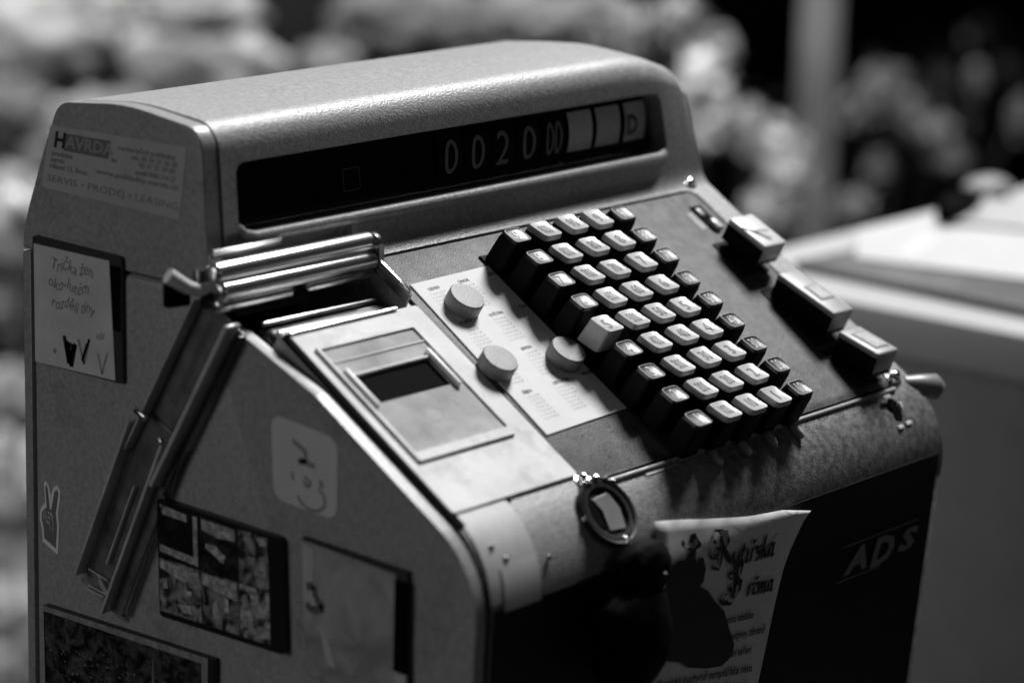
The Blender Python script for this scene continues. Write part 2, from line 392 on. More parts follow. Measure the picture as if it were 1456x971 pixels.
for f in [f for f in edge.faces if len(f.verts) > 4]: edge.faces.remove(f)
RIM = mesh_of(edge, INKG, 'cap_edge_glint')  # pale ring paints the bright bevel glint onto the dark caps
KM = Matrix(((1, 0, 0), (0, ct, -st), (0, st, ct))).to_4x4()
def numeral_mesh(s, m):
    t = text_bm(s, .0094, offset=(.00002 if m is INKW else .00006), sx={1: .82, 2: .60, 3: .43}[len(s)]*(.88 if m is INKW else 1), res=3)
    bmesh.ops.triangulate(t, faces=t.faces)
    for _ in range(2): bmesh.ops.subdivide_edges(t, edges=[e for e in t.edges if e.calc_length() > .0012], cuts=1); bmesh.ops.triangulate(t, faces=t.faces)
    for v in t.verts: v.co.y -= .0003; v.co.z = (dome(v.co.x, v.co.y, DA, DB) if m is INKW else dome(v.co.x, v.co.y))+.00026
    me = bpy.data.meshes.new('numeral'); t.to_mesh(me); t.free(); me.materials.append(m); return me
for c in range(5):
    for i in range(9):
        d = 9-i; s = ('%d' % d, '%d00' % d, '%d0' % d, '%d' % d, '%d0' % d)[c]
        dark = c in (0, 4) and not (c == 0 and d == 5)
        x = c*.019-(.0006 if c == 0 else 0); w = Vector(UP)*(-i*.01513)
        j = lambda a: random.uniform(-a, a)
        pos = Vector((x+j(.0002), 0, 0))+w+Vector(NN)*(j(.0005)+(.0003 if c == 0 and d == 5 else 0) + (-.0008 if c == 4 else 0))
        root = bpy.data.objects.new('key', STEM_D if dark else (STEM_5 if c == 0 else STEM_W))
        KR = Matrix.Rotation(R_(j(.8)), 4, 'X') @ Matrix.Rotation(R_(j(1.0)), 4, 'Y')
        root.matrix_basis = Matrix.Translation(pos - REG.location) @ KM @ KR
        COL.objects.link(root); root.parent = REG
        if dark: root['label'] = 'black key with pale numeral'
        elif c == 0: root['label'] = 'tall ivory key marked 5'
        for nm, me in (('key_cap', CAPD if dark else (CAP5 if c == 0 else CAPW)), ('numeral', numeral_mesh(s, INKW if dark else INKB))):
            o = bpy.data.objects.new(nm, me); COL.objects.link(o); o.parent = root
        if dark: o = bpy.data.objects.new('cap_edge_glint', RIM); COL.objects.link(o); o.parent = root
# ---- function bars (tops tilt up towards the front)
def fbar(x0, x1, s0, s1, h0, h1, depth, light=False, win=None, wedge=None):
    """top face runs from h0 (back, s0) to h1 (front, s1); heights above the plane of the key tops"""
    L = s1-s0; a = math.atan2(h1-h0, L); o = PAN(x0, -s1, -PH+h1)
    up = (PAN(x0, -s0, -PH+h0)-o).normalized(); nr = Vector((1, 0, 0)).cross(up)
    f = F(o, (1, 0, 0), up, nr); w = x1-x0; ln = math.hypot(L, h1-h0)
    bb = box(f, 0, w, 0, ln, -.0030, 0, .0013, 3); box(f, .0006, w-.0004, .0002, .0050, -depth*.85, -.001, .0008, 2, bm=bb)
    b = obj('function_bar', bb, FKEYL if light else FKEY, REG, smooth=40)
    obj('bar_body', box(f, .0003, w-.0008, .0004, ln-.0006, -depth, -.0028, .0004), BKEYB, b)
    if win:
        y0, y1 = win; obj('label_window', box(f, w*.22, w*.86, ln*y0, ln*y1, -.001, .0003, .0002), mat('label_frame', .12, .4), b)
        obj('label_slip', box(f, w*.30, w*.78, ln*y0+.0010, ln*y1-.0010, -.001, .0005, .0001), mat('label_slip', .30, .5, noise_amt=.35, nscale=260), b)
    for q in ((.22, .42), (.74, .95)) if ln > .025 else ((.3, .7),):
        st_ = box(PAN, x0+.001, x1-.003, -(s0+L*q[1]), -(s0+L*q[0]), .0005, -PH+h0-depth*.6, 0)
        obj('bar_stem', st_, BKEYB, REG)
    return b, f
fb1, ff = fbar(.1455, .1640, .0140, .0385, -.0045, -.0022, .0115, True)
wr_ = bmesh.new(); box(F(ff(.006, .010, .0003), (1, .9, 0), (-.9, 1, .4), ff.n), -.0005, .0005, -.007, .009, 0, .0004, bm=wr_); box(F(ff(.009, .012, .0003), (1, -.2, 0), (.2, 1, .5), ff.n), -.006, .006, -.0005, .0002, 0, .0003, bm=wr_)
obj('scratch_mark', wr_, mat('smudge', .34, .5), fb1)
fbar(.1450, .1620, .0510, .0870, -.0075, -.0020, .0125, False, (.30, .63))
fbar(.1450, .1625, .0930, .1165, -.0072, -.0012, .0130, False, (.18, .80))
for a_, b_ in ((.0160, .0400), (.0500, .0900), (.0930, .1190)): obj('bar_shade_plate', prism(PAN, rrect(.1405, .1610, -b_, -a_, .001), 0, .0016), mat('well_and_shade_black', .003), REG)  # black plates paint the bars' shade onto the panel
# ---- small sliding switch at the upper right
sw = obj('switch_slot', prism(PAN, rrect(.1500, .1590, -.0085, .0095, .0008), 0, .0014), BLACK, REG)
obj('switch_tab', box(PAN, .1528, .1565, -.0088, -.0020, .0008, .0040, .0010), mat('switch_light', .75, .3), sw, smooth=40)
obj('switch_tab', box(PAN, .1512, .1548, .0015, .0070, .0008, .0030, .0010), mat('switch_grey', .35, .4), sw, smooth=40)
obj('switch_label', box(PAN, .1440, .1490, -.0060, .0060, 0, .0013), mat('switch_plate', .22, .4, noise_amt=.4, nscale=200), REG)
# ---- screws
def screw(x, s, r, h=.0028, slot=True, parent=REG):
    f = F(PAN(x, -s, 0), (.9, .3, .1), UP, NN)
    f = F(PAN(x, -s, 0), (1, 0, 0), UP, NN)
    o = obj('screw', lathe(f, [(r*1.45, -.001), (r*1.45, .0006), (r*1.05, .0008), (r, h*.5), (r*.75, h*.9), (r*.3, h), (0, h)], 20), CHROME, parent, smooth=60)
    if slot: obj('screw_slot', box(f, -r*.75, r*.75, -r*.1, r*.1, h*.5, h*1.02), BLACK, o)
screw(.1693, -.0256, .0026, slot=False); screw(-.0665, .1212, .0026, .004); screw(.1698, .1195, .0030, .0045)
# ---- printer cover plate, glass frame, hole
pp = bmesh.new()
def ring_poly(f, outer, inner, z0, z1):
    bm = bmesh.new(); n = len(outer)
    A = [bm.verts.new(f(x, y, z1)) for x, y in outer]; B = [bm.verts.new(f(x, y, z1)) for x, y in inner]
    A0 = [bm.verts.new(f(x, y, z0)) for x, y in outer]; B0 = [bm.verts.new(f(x, y, z0)) for x, y in inner]
    for i in range(n):
        j = (i+1) % n; bm.faces.new((A[i], A[j], B[j], B[i])); bm.faces.new((A0[i], A0[j], A[j], A[i])); bm.faces.new((B[i], B[j], B0[j], B0[i]))
    return bm
cover = obj('printer_cover', ring_poly(PAN, rrect(-.1455, -.0672, -.1180, -.0112, .0015), rrect(-.1330, -.0880, -.0575, -.0405, .001), 0, .0016), ALU, REG, smooth=35)
obj('cover_gap', prism(PAN, rrect(-.1478, -.1440, -.1250, -.0100, .001), -.001, .0009), BLACK, REG)
obj('hole_floor', prism(PAN, rrect(-.1340, -.0870, -.0585, -.0395, .001), .0005, .0012), BLACK, cover)
obj('lid_frame', ring_poly(PAN, rrect(-.1400, -.0800, -.0905, -.0215, .0012), rrect(-.1385, -.0815, -.0860, -.0235, .001), .0010, .0030), ALU, cover, smooth=35)
obj('lid_pane', ring_poly(PAN, rrect(-.1388, -.0812, -.0862, -.0232, .001), rrect(-.1335, -.0875, -.0570, -.0410, .001), .0010, .0021), mat('lid_inside', .42, .7, spec=.15, noise_amt=.35, nscale=38, dirt=(30, .6, .1, .75)), cover)
obj('lid_stain', prism(PAN, disc(.0042, 24, -.1120, -.0700, .0035), .0018, .00215), mat('stain', .26, .6, noise_amt=.2, nscale=200), cover)
for x in (-.1362, -.0862): obj('side_runner', box(PAN, x-.0011, x+.0011, -.0595, -.0370, .0020, .0046, .0008), mat('runner_reflection_white', .9, .45), cover, smooth=40)  # near-white colour stands in for the bars' bright reflection
obj('lid_crease', box(PAN, -.1370, -.0830, -.0410, -.0395, .001, .0031, .0005), ALU, cover)
obj('lid_crease', box(PAN, -.1375, -.0820, -.0320, -.0312, .001, .0027, .0003), ALU, cover)
# raised aluminium rail right of the cover and the bright edge at its top
obj('cover_edge', box(PAN, -.1455, -.0800, -.0118, -.0104, .0010, .0030, .0005), CHROME, cover)
# ---- printer opening: dark liner, platen, rollers, side plate
lin = box(PAN, -.1478, -.0703, -.0108, .0388, -.0425, -.040); obj('opening_floor', lin, BLACK, REG)
obj('inner_platen', rod(PAN(-.147, -.004, -.012), PAN(-.071, -.004, -.012), .0075), mat('rubber', .02, .35), REG, smooth=50)
obj('paper_roll_edge', prism(F(PAN(-.0875, -.008, -.008), (1, 0, 0), (0, .6, .8), (0, -.8, .6)), disc(.017, 36, 0, -.001, .0085), -.002, .0006), PAPER, REG)
obj('inner_rod', rod(PAN(-.146, .002, -.0045), PAN(-.076, .002, -.0055), .0012), STEEL, REG, smooth=50)
obj('inner_rod', rod(PAN(-.146, -.0065, -.0025), PAN(-.100, -.0065, -.0030), .0016), STEEL, REG, smooth=50)
obj('opening_side_plate', box(PAN, -.0700, -.0686, -.0080, .0170, -.02, .0048, .0005), STEEL, REG, smooth=40)
obj('side_plate_edge', box(PAN, -.0703, -.0680, -.0065, .0150, .0048, .0060, .0005), CHROME, REG, smooth=40)
def roller(name, z, y, x0, x1, r, m=CHROME): return obj(name, rod((x0, y, z), (x1, y, z), r, 22), m, REG, smooth=50)
TY = .0255
TB = mat('tear_bar_metal', .9, .24, metal=1, noise_amt=.1, nscale=60)
lid = roller('tear_bar', .0022, TY+.0005, -.1650, -.0690, .0048, TB)
roller('tear_bar', -.0052, TY-.002, -.1640, -.0700, .0045, TB)
roller('tear_bar', -.0112, TY-.001, -.1640, -.1200, .0032, TB); roller('tear_bar', -.0108, TY-.001, -.1120, -.0715, .0030, TB)
obj('tear_bar_mount', box(F((0, TY, 0), (1, 0, 0), (0, 0, 1), (0, -1, 0)), -.1655, -.0690, -.0125, .004, -.006, -.0015, .001), mat('bar_body', .05, .35, metal=.6), REG, smooth=40)
obj('tear_bar_end', prism(F((-.0700, TY, -.0045), (0, 1, 0), (0, 0, 1), (1, 0, 0)), rrect(-.006, .005, -.0090, .0110, .0045), -.0002, .0030, bev=.001), STEEL, REG, smooth=40)
obj('guide_blade', box(F((0, .033, .0065), (1, 0, 0), (0, -.3, .95), (0, -.95, -.3)), -.158, -.1180, 0, .0042, 0, .0008, .0003), STEEL, REG, smooth=40)
obj('guide_blade', box(F((0, .033, .0035), (1, 0, 0), (0, -.3, .95), (0, -.95, -.3)), -.160, -.1280, 0, .0015, .001, .0018, .0003), CHROME, REG, smooth=40)
obj('release_lever', tube([(-.163, .029, -.003), (-.1690, .0285, -.0040), (-.1745, .0295, -.0020), (-.1820, .0330, .0035)], [.0030, .0028, .0030, .0034], 16), mat('polished_lever', .85, .25, coat=.5), REG, smooth=60)
obj('release_lever_foot', tube([(-.1660, .031, .004), (-.1660, .031, -.006)], [.0026, .003], 14), STEEL, REG, smooth=60)
obj('lever_grip', box(F((-.176, .0335, -.0065), (.8, -.2, 0), (0, 0, 1), (0, -1, 0)), -.006, .005, -.004, .008, -.002, .002, .0012), BLACK, REG, smooth=40)
# ---- display: rim, drums, glass
rim = bmesh.new()
tube([HF(-.1375, .0160, .0005), HF(-.1350, .0128, .0024), HF(-.130, .0114, .0036), HF(0, .0112, .0040), HF(.148, .0112, .0036), HF(.1535, .0125, .002)], .0026, 16, rim)
for i in (-1, 1): lathe(F(HF(0, 0, 0), (1, 0, 0), (0, .12, .99), (0, -.99, .12)), [(0, 0)], 3, bmesh.new()) if False else None
obj('window_sill', rim, PAINT, REG, smooth=60)
DR = .027; DC = Vector((0, .0450+DR, .0278))
obj('display_back', box(F((0, .069, .03), (1, 0, 0), (0, 0, 1), (0, -1, 0)), -.139, .158, -.02, .02, -.001, 0), BLACK, REG)
def drum(x0, x1, m, label=None):
    b = bmesh.new(); rod((x0, DC.y, DC.z), (x1, DC.y, DC.z), DR, 48, b, round_=.03); return obj('display_drum', b, m, REG, smooth=50)
def on_drum(x, y): # y measured up the drum face
    a = y/DR; return Vector((x, DC.y-(DR+.0002)*math.cos(a), DC.z+(DR+.00015)*math.sin(a)))
def drum_text(s, xc, w, h, m, parent, off=.00012, bold=0):
    t = text_bm(s, .02, res=4, offset=bold); bmesh.ops.subdivide_edges(t, edges=t.edges, cuts=2) if False else None
    xs = [v.co.x for v in t.verts]; ys = [v.co.y for v in t.verts]; ax, bx, ay, by = min(xs), max(xs), min(ys), max(ys)
    bmesh.ops.triangulate(t, faces=t.faces)
    bmesh.ops.subdivide_edges(t, edges=[e for e in t.edges if e.calc_length() > .003], cuts=3)
    for v in t.verts:
        x = (v.co.x-ax)/(bx-ax)*w-w/2; y = (v.co.y-ay)/(by-ay)*h-h/2; p = on_drum(xc+x, y); p.y -= off
        v.co = p
    obj('digit', t, m, parent, free=True)
DIG = mat('digit_print', .13, .6)
for s, xc, w in (('0', .0050, .0090), ('0', .0236, .0090), ('2', .0414, .0088), ('0', .0600, .0092), ('00', .0785, .0115)):
    drum_text(s, xc, w, .0160, DIG, drum(xc-.0088, xc+.0088, DRUMB))
def drum_label(x0, x1, y0, y1, m, parent):
    bm = bmesh.new(); G = [[bm.verts.new(on_drum(x0+(x1-x0)*i/3, y0+(y1-y0)*k/12)+Vector((0, -.0001, 0))) for i in range(4)] for k in range(13)]
    for k in range(12):
        for i in range(3): bm.faces.new((G[k][i], G[k][i+1], G[k+1][i+1], G[k+1][i]))
    return obj('drum_label', bm, m, parent, smooth='all', free=True)
for x0, x1, m in ((.0890, .1075, DRUMW), (.1100, .1290, mat('grey_drum', .42, .6, noise_amt=.1, nscale=200)), (.1320, .1490, DRUMW)):
    dm = drum(x0-.0008, x1+.0004, DRUMB); drum_label(x0+.0004, x1-.0006, -.0082, .0108, m, dm)
drum_text('D', .1378, .0082, .0105, INKB, dm, .0004, .0012)
obj('decimal_point', lathe(F(HF(.0790, .0163, -.002), (1, 0, 0), (0, .12, .99), (0, -.99, .12)), [(0, 0), (.0012, 0), (.0008, .001), (0, .0013)], 12), DIG, REG)
pane = bmesh.new(); plane_poly(pane, HF, [(-.139, .013), (.158, .013), (.158, .046), (-.139, .046)], -.006)
pn = obj('display_glass', pane, GLASS, REG)
sq = ring_poly(HF, [(-.0650, .0215), (-.0540, .0215), (-.0540, .0315), (-.0650, .0315)], [(-.0644, .0221), (-.0546, .0221), (-.0546, .0309), (-.0644, .0309)], -.0058, -.0056)
obj('window_mark', sq, INKD, pn)
# ---- lock with torn foil
LC = F(Vector((-.0660, -.1030, -.0935))+Vector((0, -.78, .62))*.0022, (1, 0, 0), (0, .62, .78), (0, -.78, .62))
lk = obj('lock', lathe(LC, [(.0135, -.003), (.0137, .0010), (.0128, .0024), (.0112, .0022), (.0106, .0006), (0, .0004)], 36), mat('lock_dark', .010, .6, spec=.3), REG, smooth=50)
obj('lock_ring', lathe(LC, [(.0152, 0), (.0160, .0016), (.0150, .0030), (.0138, .0026)], 36), mat('dark_ring', .01, .5), lk, smooth=60)
obj('lock_core', prism(LC, [(-.004, -.008), (.006, -.009), (.0085, 0), (.006, .008), (-.005, .007), (-.002, .001)], .0006, .0014, bev=.0003), mat('lock_core', .24, .4, noise_amt=.2), lk)
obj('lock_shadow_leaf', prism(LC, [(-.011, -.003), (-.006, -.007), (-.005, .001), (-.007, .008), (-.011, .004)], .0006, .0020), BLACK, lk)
ch = bmesh.new()
for a, r, sz in ((100, .0148, .0018), (115, .0155, .0014), (80, .0150, .0016), (60, .0152, .0013), (45, .0160, .0014), (180, .0158, .0012), (275, .0140, .0024)):
    p = (r*math.cos(R_(a)), r*math.sin(R_(a))); lathe(LC, [(sz, .0015), (sz*.9, .003), (sz*.3, .0036), (0, .0036)], 8, ch, p[0], p[1])
obj('torn_foil', ch, CHROME, lk)
# ---- key slot on the right shoulder, front
ES = F((.1535, -.1032, -.0905), (1, 0, 0), (0, .50, .86), (0, -.86, .50))
es = obj('broken_emblem', prism(ES, [(-.003, -.004), (.001, -.006), (.0035, -.003), (.002, .001), (.0035, .004), (0, .0065), (-.0035, .004), (-.002, 0)], -.001, .0010), BLACK, REG)
eb = bmesh.new()
for x, y, w, h in ((-.0030, .0075, .0028, .0010), (.0052, .0020, .0010, .0016), (-.0015, -.0078, .0022, .0010), (.0055, -.0072, .0024, .0010)):
    box(ES, x-w, x+w, y-h, y+h, 0, .0016, .0004, bm=eb)
obj('emblem_chip', eb, mat('emblem_chip', .85, .4), es)
# ---- crank stub on the right side
obj('side_knob', tube([(.178, -.0915, -.0840), (.1850, -.0955, -.0855), (.1940, -.0995, -.0865), (.1972, -.1010, -.0867)], [.0040, .0058, .0062, .0032], 20), mat('knob_grey', .22, .4, noise_amt=.1), REG, smooth=70)
# ---- rear vent seam line on the cheek and maker's letters on the front
ads = bmesh.new()
def FZ(z): return YF -.0006 + max(0, (-.125-z))*(.0065/.235)
def frontfn(off): return lambda x, z, h=0: Vector((x, FZ(z)-off-h, z))
for ch_, x0_, x1_, z0_, z1_ in (('A', .1018, .1215, -.1568, -.1448), ('D', .1238, .1440, -.1582, -.1444), ('S', .1475, .1642, -.1560, -.1452)):
    t_ = text_bm(ch_, 1, offset=.045, shear=.28); xs_ = [v.co.x for v in t_.verts]; ys_ = [v.co.y for v in t_.verts]; a_, b_, c_, d_ = min(xs_), max(xs_), min(ys_), max(ys_)
    place(t_, lambda x, y, z: frontfn(.0009)(x0_+(x-a_)/(b_-a_)*(x1_-x0_), z0_+(y-c_)/(d_-c_)*(z1_-z0_)), ads)
for z, a, b in ((-.1427, .0997, .1640), (-.1590, .0976, .1332)):
    plane_poly(ads, lambda x, y, h: frontfn(.0006)(x, y), [(a, z-.0003), (b, z-.0003), (b, z+.0002), (a, z+.0002)])
obj('maker_letters', ads, mat('silver_letters', .22, .4), REG, free=True)
nt = bmesh.new(); box(SIDE, -.1470, -.1463, -.22, -.010, .0, .0, bm=nt) if False else nt.free()
# ================================================================== things stuck on and standing on the register
def quad(c, out=0):   # c: four (y, z) corners on the left side, TL TR BR BL; u to the right, v down
    def fn(u, v, h=0):
        y = (c[0][0]*(1-u)+c[1][0]*u)*(1-v)+(c[3][0]*(1-u)+c[2][0]*u)*v
        z = (c[0][1]*(1-u)+c[1][1]*u)*(1-v)+(c[3][1]*(1-u)+c[2][1]*u)*v
        return Vector((XL-out-h, y, z))
    return fn
def qtext(s, q, u, v, size, m_bm, asp, lift, **k):
    t = text_bm(s, size, align='LEFT', **k)
    merge(m_bm, t, lambda x, y, z: q(u+x*asp, v-y, lift))
def sticker_box(fn, pts, h0, h1, bm=None):
    bm = bm or bmesh.new(); h0 -= .0002; prism(fn, pts, h0, h1, bm); return bm
UNIT = [(0, 0), (1, 0), (1, 1), (0, 1)]
# service sticker
q = quad([(.1316, .0495), (.0480, .0510), (.0524, .0199), (.1375, .0218)])
s1 = tag(obj('service_sticker', sticker_box(q, rrect(0, 1, 0, 1, .03), 0, .0003), STICK), 'pale service sticker with dark heading high on the hood cheek', 'sticker')
q2 = lambda u, v, h=0: q(u, v, h+.0003)
b = bmesh.new(); plane_poly(b, q2, [(.125, .09), (.46, .09), (.46, .36), (.125, .36)], .00005); obj('heading_block', b, INKG, s1, free=True)
b = bmesh.new(); qtext('H', q2, .045, .22, .34, b, .36, .0001, offset=.012, res=3); obj('heading_initial', b, INKB, s1, free=True)
b = bmesh.new(); qtext('AVRDA', q2, .135, .225, .26, b, .41, .00012, offset=.006); obj('heading_letters', b, mat('heading_tone', .30, .6), s1, free=True)
b = bmesh.new()
for s, u, v, sz, a in (('prodejna', .04, .43, .11, .40), ('servis', .04, .53, .11, .40), ('Hlavní 12, Brno', .04, .63, .11, .40), ('registrační pokladny', .52, .17, .10, .50), ('tel.: 05 41 21 26 05', .62, .27, .10, .42), ('fax', .48, .36, .09, .4), ('05 41 21 34 60', .68, .36, .10, .42), ('mobil 0602 516 27', .66, .47, .10, .38), ('www.pokladny-servis.cz', .38, .57, .11, .55)):
    qtext(s, q2, u, v, sz, b, a, .0001, offset=.003)
qtext('SERVIS • PRODEJ • LEASING', q2, .03, .83, .15, b, .53, .0001)
obj('small_print', b, mat('faded_print', .20, .6), s1, free=True)
# wall plate magnet behind the note, and the note itself
q = quad([(.1417, .0003), (.0856, -.0007), (.0850, -.0557), (.1400, -.0557)])
n0 = tag(obj('note_magnet', sticker_box(q, rrect(0, 1, 0, 1, .03), 0, .0022), mat('magnet_frame', .03, .5)), 'dark-edged magnet board under the handwritten note', 'magnet')
q = quad([(.1402, -.0031), (.0925, -.0033), (.0890, -.0548), (.1400, -.0555)], .0022)
n1 = tag(obj('handwritten_note', sticker_box(q, UNIT, 0, .0006), NOTE), 'handwritten paper note with a dark scribble below its lines', 'note')
b = bmesh.new()
def scribble(bm, fn, pts, w):
    for (x0, y0), (x1, y1) in zip(pts, pts[1:]):
        d = math.hypot(x1-x0, y1-y0) or 1; nx, ny = -(y1-y0)/d*w, (x1-x0)/d*w
        try: bm.faces.new([bm.verts.new(fn(*p)) for p in ((x0-nx, y0-ny), (x1-nx, y1-ny), (x1+nx, y1+ny), (x0+nx, y0+ny))])
        except ValueError: pass
qn = lambda u, v, h=.0001: q(u, v, .0006+h)
for s, u, v, sz in (('Trička žen', .22, .13, .15), ('oko-lutém', .18, .29, .15), ('rozdělí tiny', .22, .45, .14), ('vše', .78, .64, .10)):
    qtext(s, lambda u, v, h: qn(u, v+.04*math.sin(u*25)*.4), u, v, sz, b, .85, 0, shear=.35)
obj('handwriting', b, mat('pencil', .20, .6), n1, free=True)
b = bmesh.new(); scribble(b, qn, [(.38, .72), (.43, .95), (.52, .77), (.46, .97), (.40, .76), (.44, .93), (.50, .80), (.42, .78), (.47, .9)], .022)
obj('dark_scribble', b, INKB, n1, free=True)
b = bmesh.new(); scribble(b, qn, [(.56, .72), (.62, .92), (.70, .70), (.60, .90), (.66, .74)], .014); scribble(b, qn, [(.80, .80), (.84, 1.0-.03), (.92, .78)], .010); scribble(b, qn, [(.24, .86), (.27, .88)], .02)
obj('faint_scribble', b, mat('soft_pencil', .28, .6), n1, free=True)
b = bmesh.new(); plane_poly(b, quad([(.0925, -.0050), (.0860, -.0050), (.0860, -.0330), (.0912, -.0330)], .0026), UNIT); obj('dark_edge', b, BLACK, n1, free=True)
# peace-hand sticker
q = quad([(.1410, -.1090), (.1262, -.1090), (.1262, -.1420), (.1420, -.1420)])
hand = [(.14, .38), (.26, .32), (.20, .06), (.30, .01), (.42, .08), (.51, .20), (.62, .08), (.78, .03), (.92, .09), (.90, .25), (.82, .42), (.86, .60), (.80, 1.0), (.16, .88), (.14, .72), (.03, .58), (.04, .45)]
cx, cy = .5, .52; inner = [(.22, .42), (.33, .38), (.27, .12), (.31, .06), (.37, .12), (.46, .40), (.53, .40), (.67, .13), (.78, .09), (.84, .14), (.72, .43), (.77, .60), (.72, .92), (.23, .82), (.22, .70), (.12, .56), (.13, .47)]
ph = tag(obj('peace_sticker', sticker_box(q, hand, 0, .0003), mat('sticker_white', .85, .5)), 'small white-edged sticker of a hand making the peace sign', 'sticker')
qq = lambda u, v, h=0: q(u, v, .0003+h)
b = bmesh.new(); plane_poly(b, qq, inner, .0001); b.normal_update(); bmesh.ops.triangulate(b, faces=b.faces, ngon_method='EAR_CLIP'); obj('hand_print', b, mat('hand_dark', .16, .6), ph, free=True)
b = bmesh.new()
for l in ([(.27, .42), (.33, .55), (.30, .60), (.20, .52)], [(.20, .46), (.30, .62)], [(.38, .44), (.52, .46), (.62, .56), (.60, .70)], [(.33, .57), (.45, .60), (.48, .52), (.38, .50)], [(.46, .60), (.50, .68)], [(.53, .42), (.60, .50)]): scribble(b, lambda u, v, h=0: qq(u, v, .0002), l, .013)
obj('hand_lines', b, mat('hand_line', .55, .6), ph, free=True)
# rounded sticker with a blurred emblem
q = quad([(-.0010, -.0520), (-.0385, -.0560), (-.0385, -.0900), (-.0030, -.0880)])
lg = tag(obj('rounded_sticker', sticker_box(q, rrect(0, 1, 0, 1, .16), 0, .0003), mat('rounded_film', .62, .5, noise_amt=.05)), 'pale rounded sticker with a faint emblem near the slope', 'sticker')
b = bmesh.new(); ql = lambda u, v, h=0: q(u, v, .0004)
scribble(b, ql, [(.32, .22), (.52, .30), (.52, .42), (.40, .46)], .030); scribble(b, ql, [(.42, .42), (.66, .44)], .035)
scribble(b, ql, [(.50, .60), (.60, .66), (.54, .72), (.48, .66)], .02); scribble(b, ql, [(.74, .58), (.78, .66)], .03)
scribble(b, ql, [(.60+.22*math.cos(R_(a)), .82+.16*math.sin(R_(a))) for a in range(-60, 190, 25)], .02); scribble(b, ql, [(.30, .60), (.33, .70)], .018)
obj('emblem_print', b, mat('emblem_tone', .26, .6), lg, free=True)
# photo montage magnet: six small pictures
q = quad([(.0627, -.1010), (-.0104, -.1030), (-.0130, -.1525), (.0608, -.1530)])
mm = tag(obj('photo_magnet', sticker_box(q, rrect(0, 1, 0, 1, .03), 0, .0038), mat('magnet_black', .006, .35)), 'black-edged magnet with six small snapshots, right below the slanting channel', 'magnet')
specs = [(.01, .35, .03, .485, .004, .02), (.355, .66, .03, .485, .005, .04), (.665, .90, .03, .485, .02, .42), (.01, .35, .495, .95, .02, .40), (.355, .66, .495, .95, .01, .30), (.665, .90, .495, .95, .02, .55)]
for i, (u0, u1, v0, v1, lo, hi) in enumerate(specs):
    b = bmesh.new(); plane_poly(b, lambda u, v, h=0: q(u, v, .0040), [(u0, v0), (u1, v0), (u1, v1), (u0, v1)])
    t = obj('snapshot', b, photo_mat('snapshot_%d' % i, lo, hi, 160, i*3.1), mm, free=True)
    pk = [[((.02, .38), (.30, .40), (.30, .05), (.335, .05), (.335, .47), (.02, .44)), ((.03, .04), (.25, .06), (.25, .12), (.05, .12))],
          [((.37, .05), (.64, .05), (.64, .15), (.50, .17), (.37, .14)), ((.40, .25), (.48, .24), (.56, .31), (.54, .38), (.47, .33), (.40, .29))],
          [((.80, .05), (.88, .04), (.89, .10), (.84, .12)), ((.84, .40), (.90, .42), (.89, .47), (.84, .46)), ((.76, .24), (.80, .23), (.80, .28))],
          [((.02, .51), (.335, .53), (.335, .62), (.20, .64), (.02, .58)), ((.03, .68), (.07, .66), (.08, .74), (.04, .75)), ((.22, .71), (.28, .70), (.27, .75), (.23, .75)), ((.15, .85), (.30, .82), (.33, .90), (.2, .91))],
          [((.365, .51), (.645, .51), (.645, .66), (.50, .64), (.365, .60)), ((.44, .76), (.48, .70), (.50, .85), (.45, .88)), ((.54, .66), (.57, .66), (.58, .78), (.54, .79)), ((.56, .88), (.62, .90), (.62, .94), (.55, .93))],
          [((.68, .60), (.72, .57), (.74, .66), (.70, .70)), ((.68, .72), (.76, .70), (.77, .85), (.70, .86)), ((.80, .82), (.90, .80), (.90, .90), (.78, .92)), ((.72, .53), (.80, .52), (.82, .60), (.76, .60), (.74, .56)), ((.77, .62), (.81, .60), (.82, .68), (.78, .70))]][i]
    b = bmesh.new()
    for p in pk: plane_poly(b, lambda u, v, h=0: q(u, v, .0041), p)
    obj('snapshot_highlights', b, photo_mat('snap_hi_%d' % i, .26, .62, 300, i*1.7), t, free=True)
# large landscape magnet bottom left
q = quad([(.1357, -.1660), (.0285, -.1650), (.0285, -.2350), (.1345, -.2400)])
lm = tag(obj('landscape_magnet', sticker_box(q, UNIT, 0, .0035), mat('land_side', .01, .4)), 'wide dark magnet with a night landscape at the bottom left', 'magnet')
b = bmesh.new(); plane_poly(b, lambda u, v, h=0: q(u, v, .0037), [(.01, .04), (.94, .04), (.94, .98), (.01, .98)]); obj('landscape_print', b, photo_mat('land_print', .003, .09, 170, 9), lm, free=True)
b = bmesh.new(); plane_poly(b, lambda u, v, h=0: q(u, v, .0038), [(.0, .0), (.97, .0), (.97, .045), (.0, .035)]); plane_poly(b, lambda u, v, h=0: q(u, v, .0038), [(.935, .045), (.97, .045), (.97, 1), (.94, 1)]); obj('worn_rim', b, mat('worn_rim', .26, .5, noise_amt=.4, nscale=200), lm, free=True)
b = bmesh.new(); rnd = random.Random(3)
for k in range(230):
    u = rnd.uniform(.02, .92); v = .16+.20*u*rnd.random()+rnd.uniform(.02, .35)*(.4+u); v = min(v, .95); r = rnd.uniform(.002, .011)
    if v < .13+.13*u: continue
    plane_poly(b, lambda x, y, h=0: q(x, y, .00385), [(u+r*math.cos(a)*rnd.uniform(.5, 1.3), v+r*.9*math.sin(a)*rnd.uniform(.5, 1.3)) for a in (0, 1.2, 2.4, 3.6, 4.9)])
for k in range(24): u = .05+k*.025; v = .36+u*.32; plane_poly(b, lambda x, y, h=0: q(x, y, .0039), [(u, v), (u+.02, v+.008), (u+.02, v+.014), (u, v+.008)])
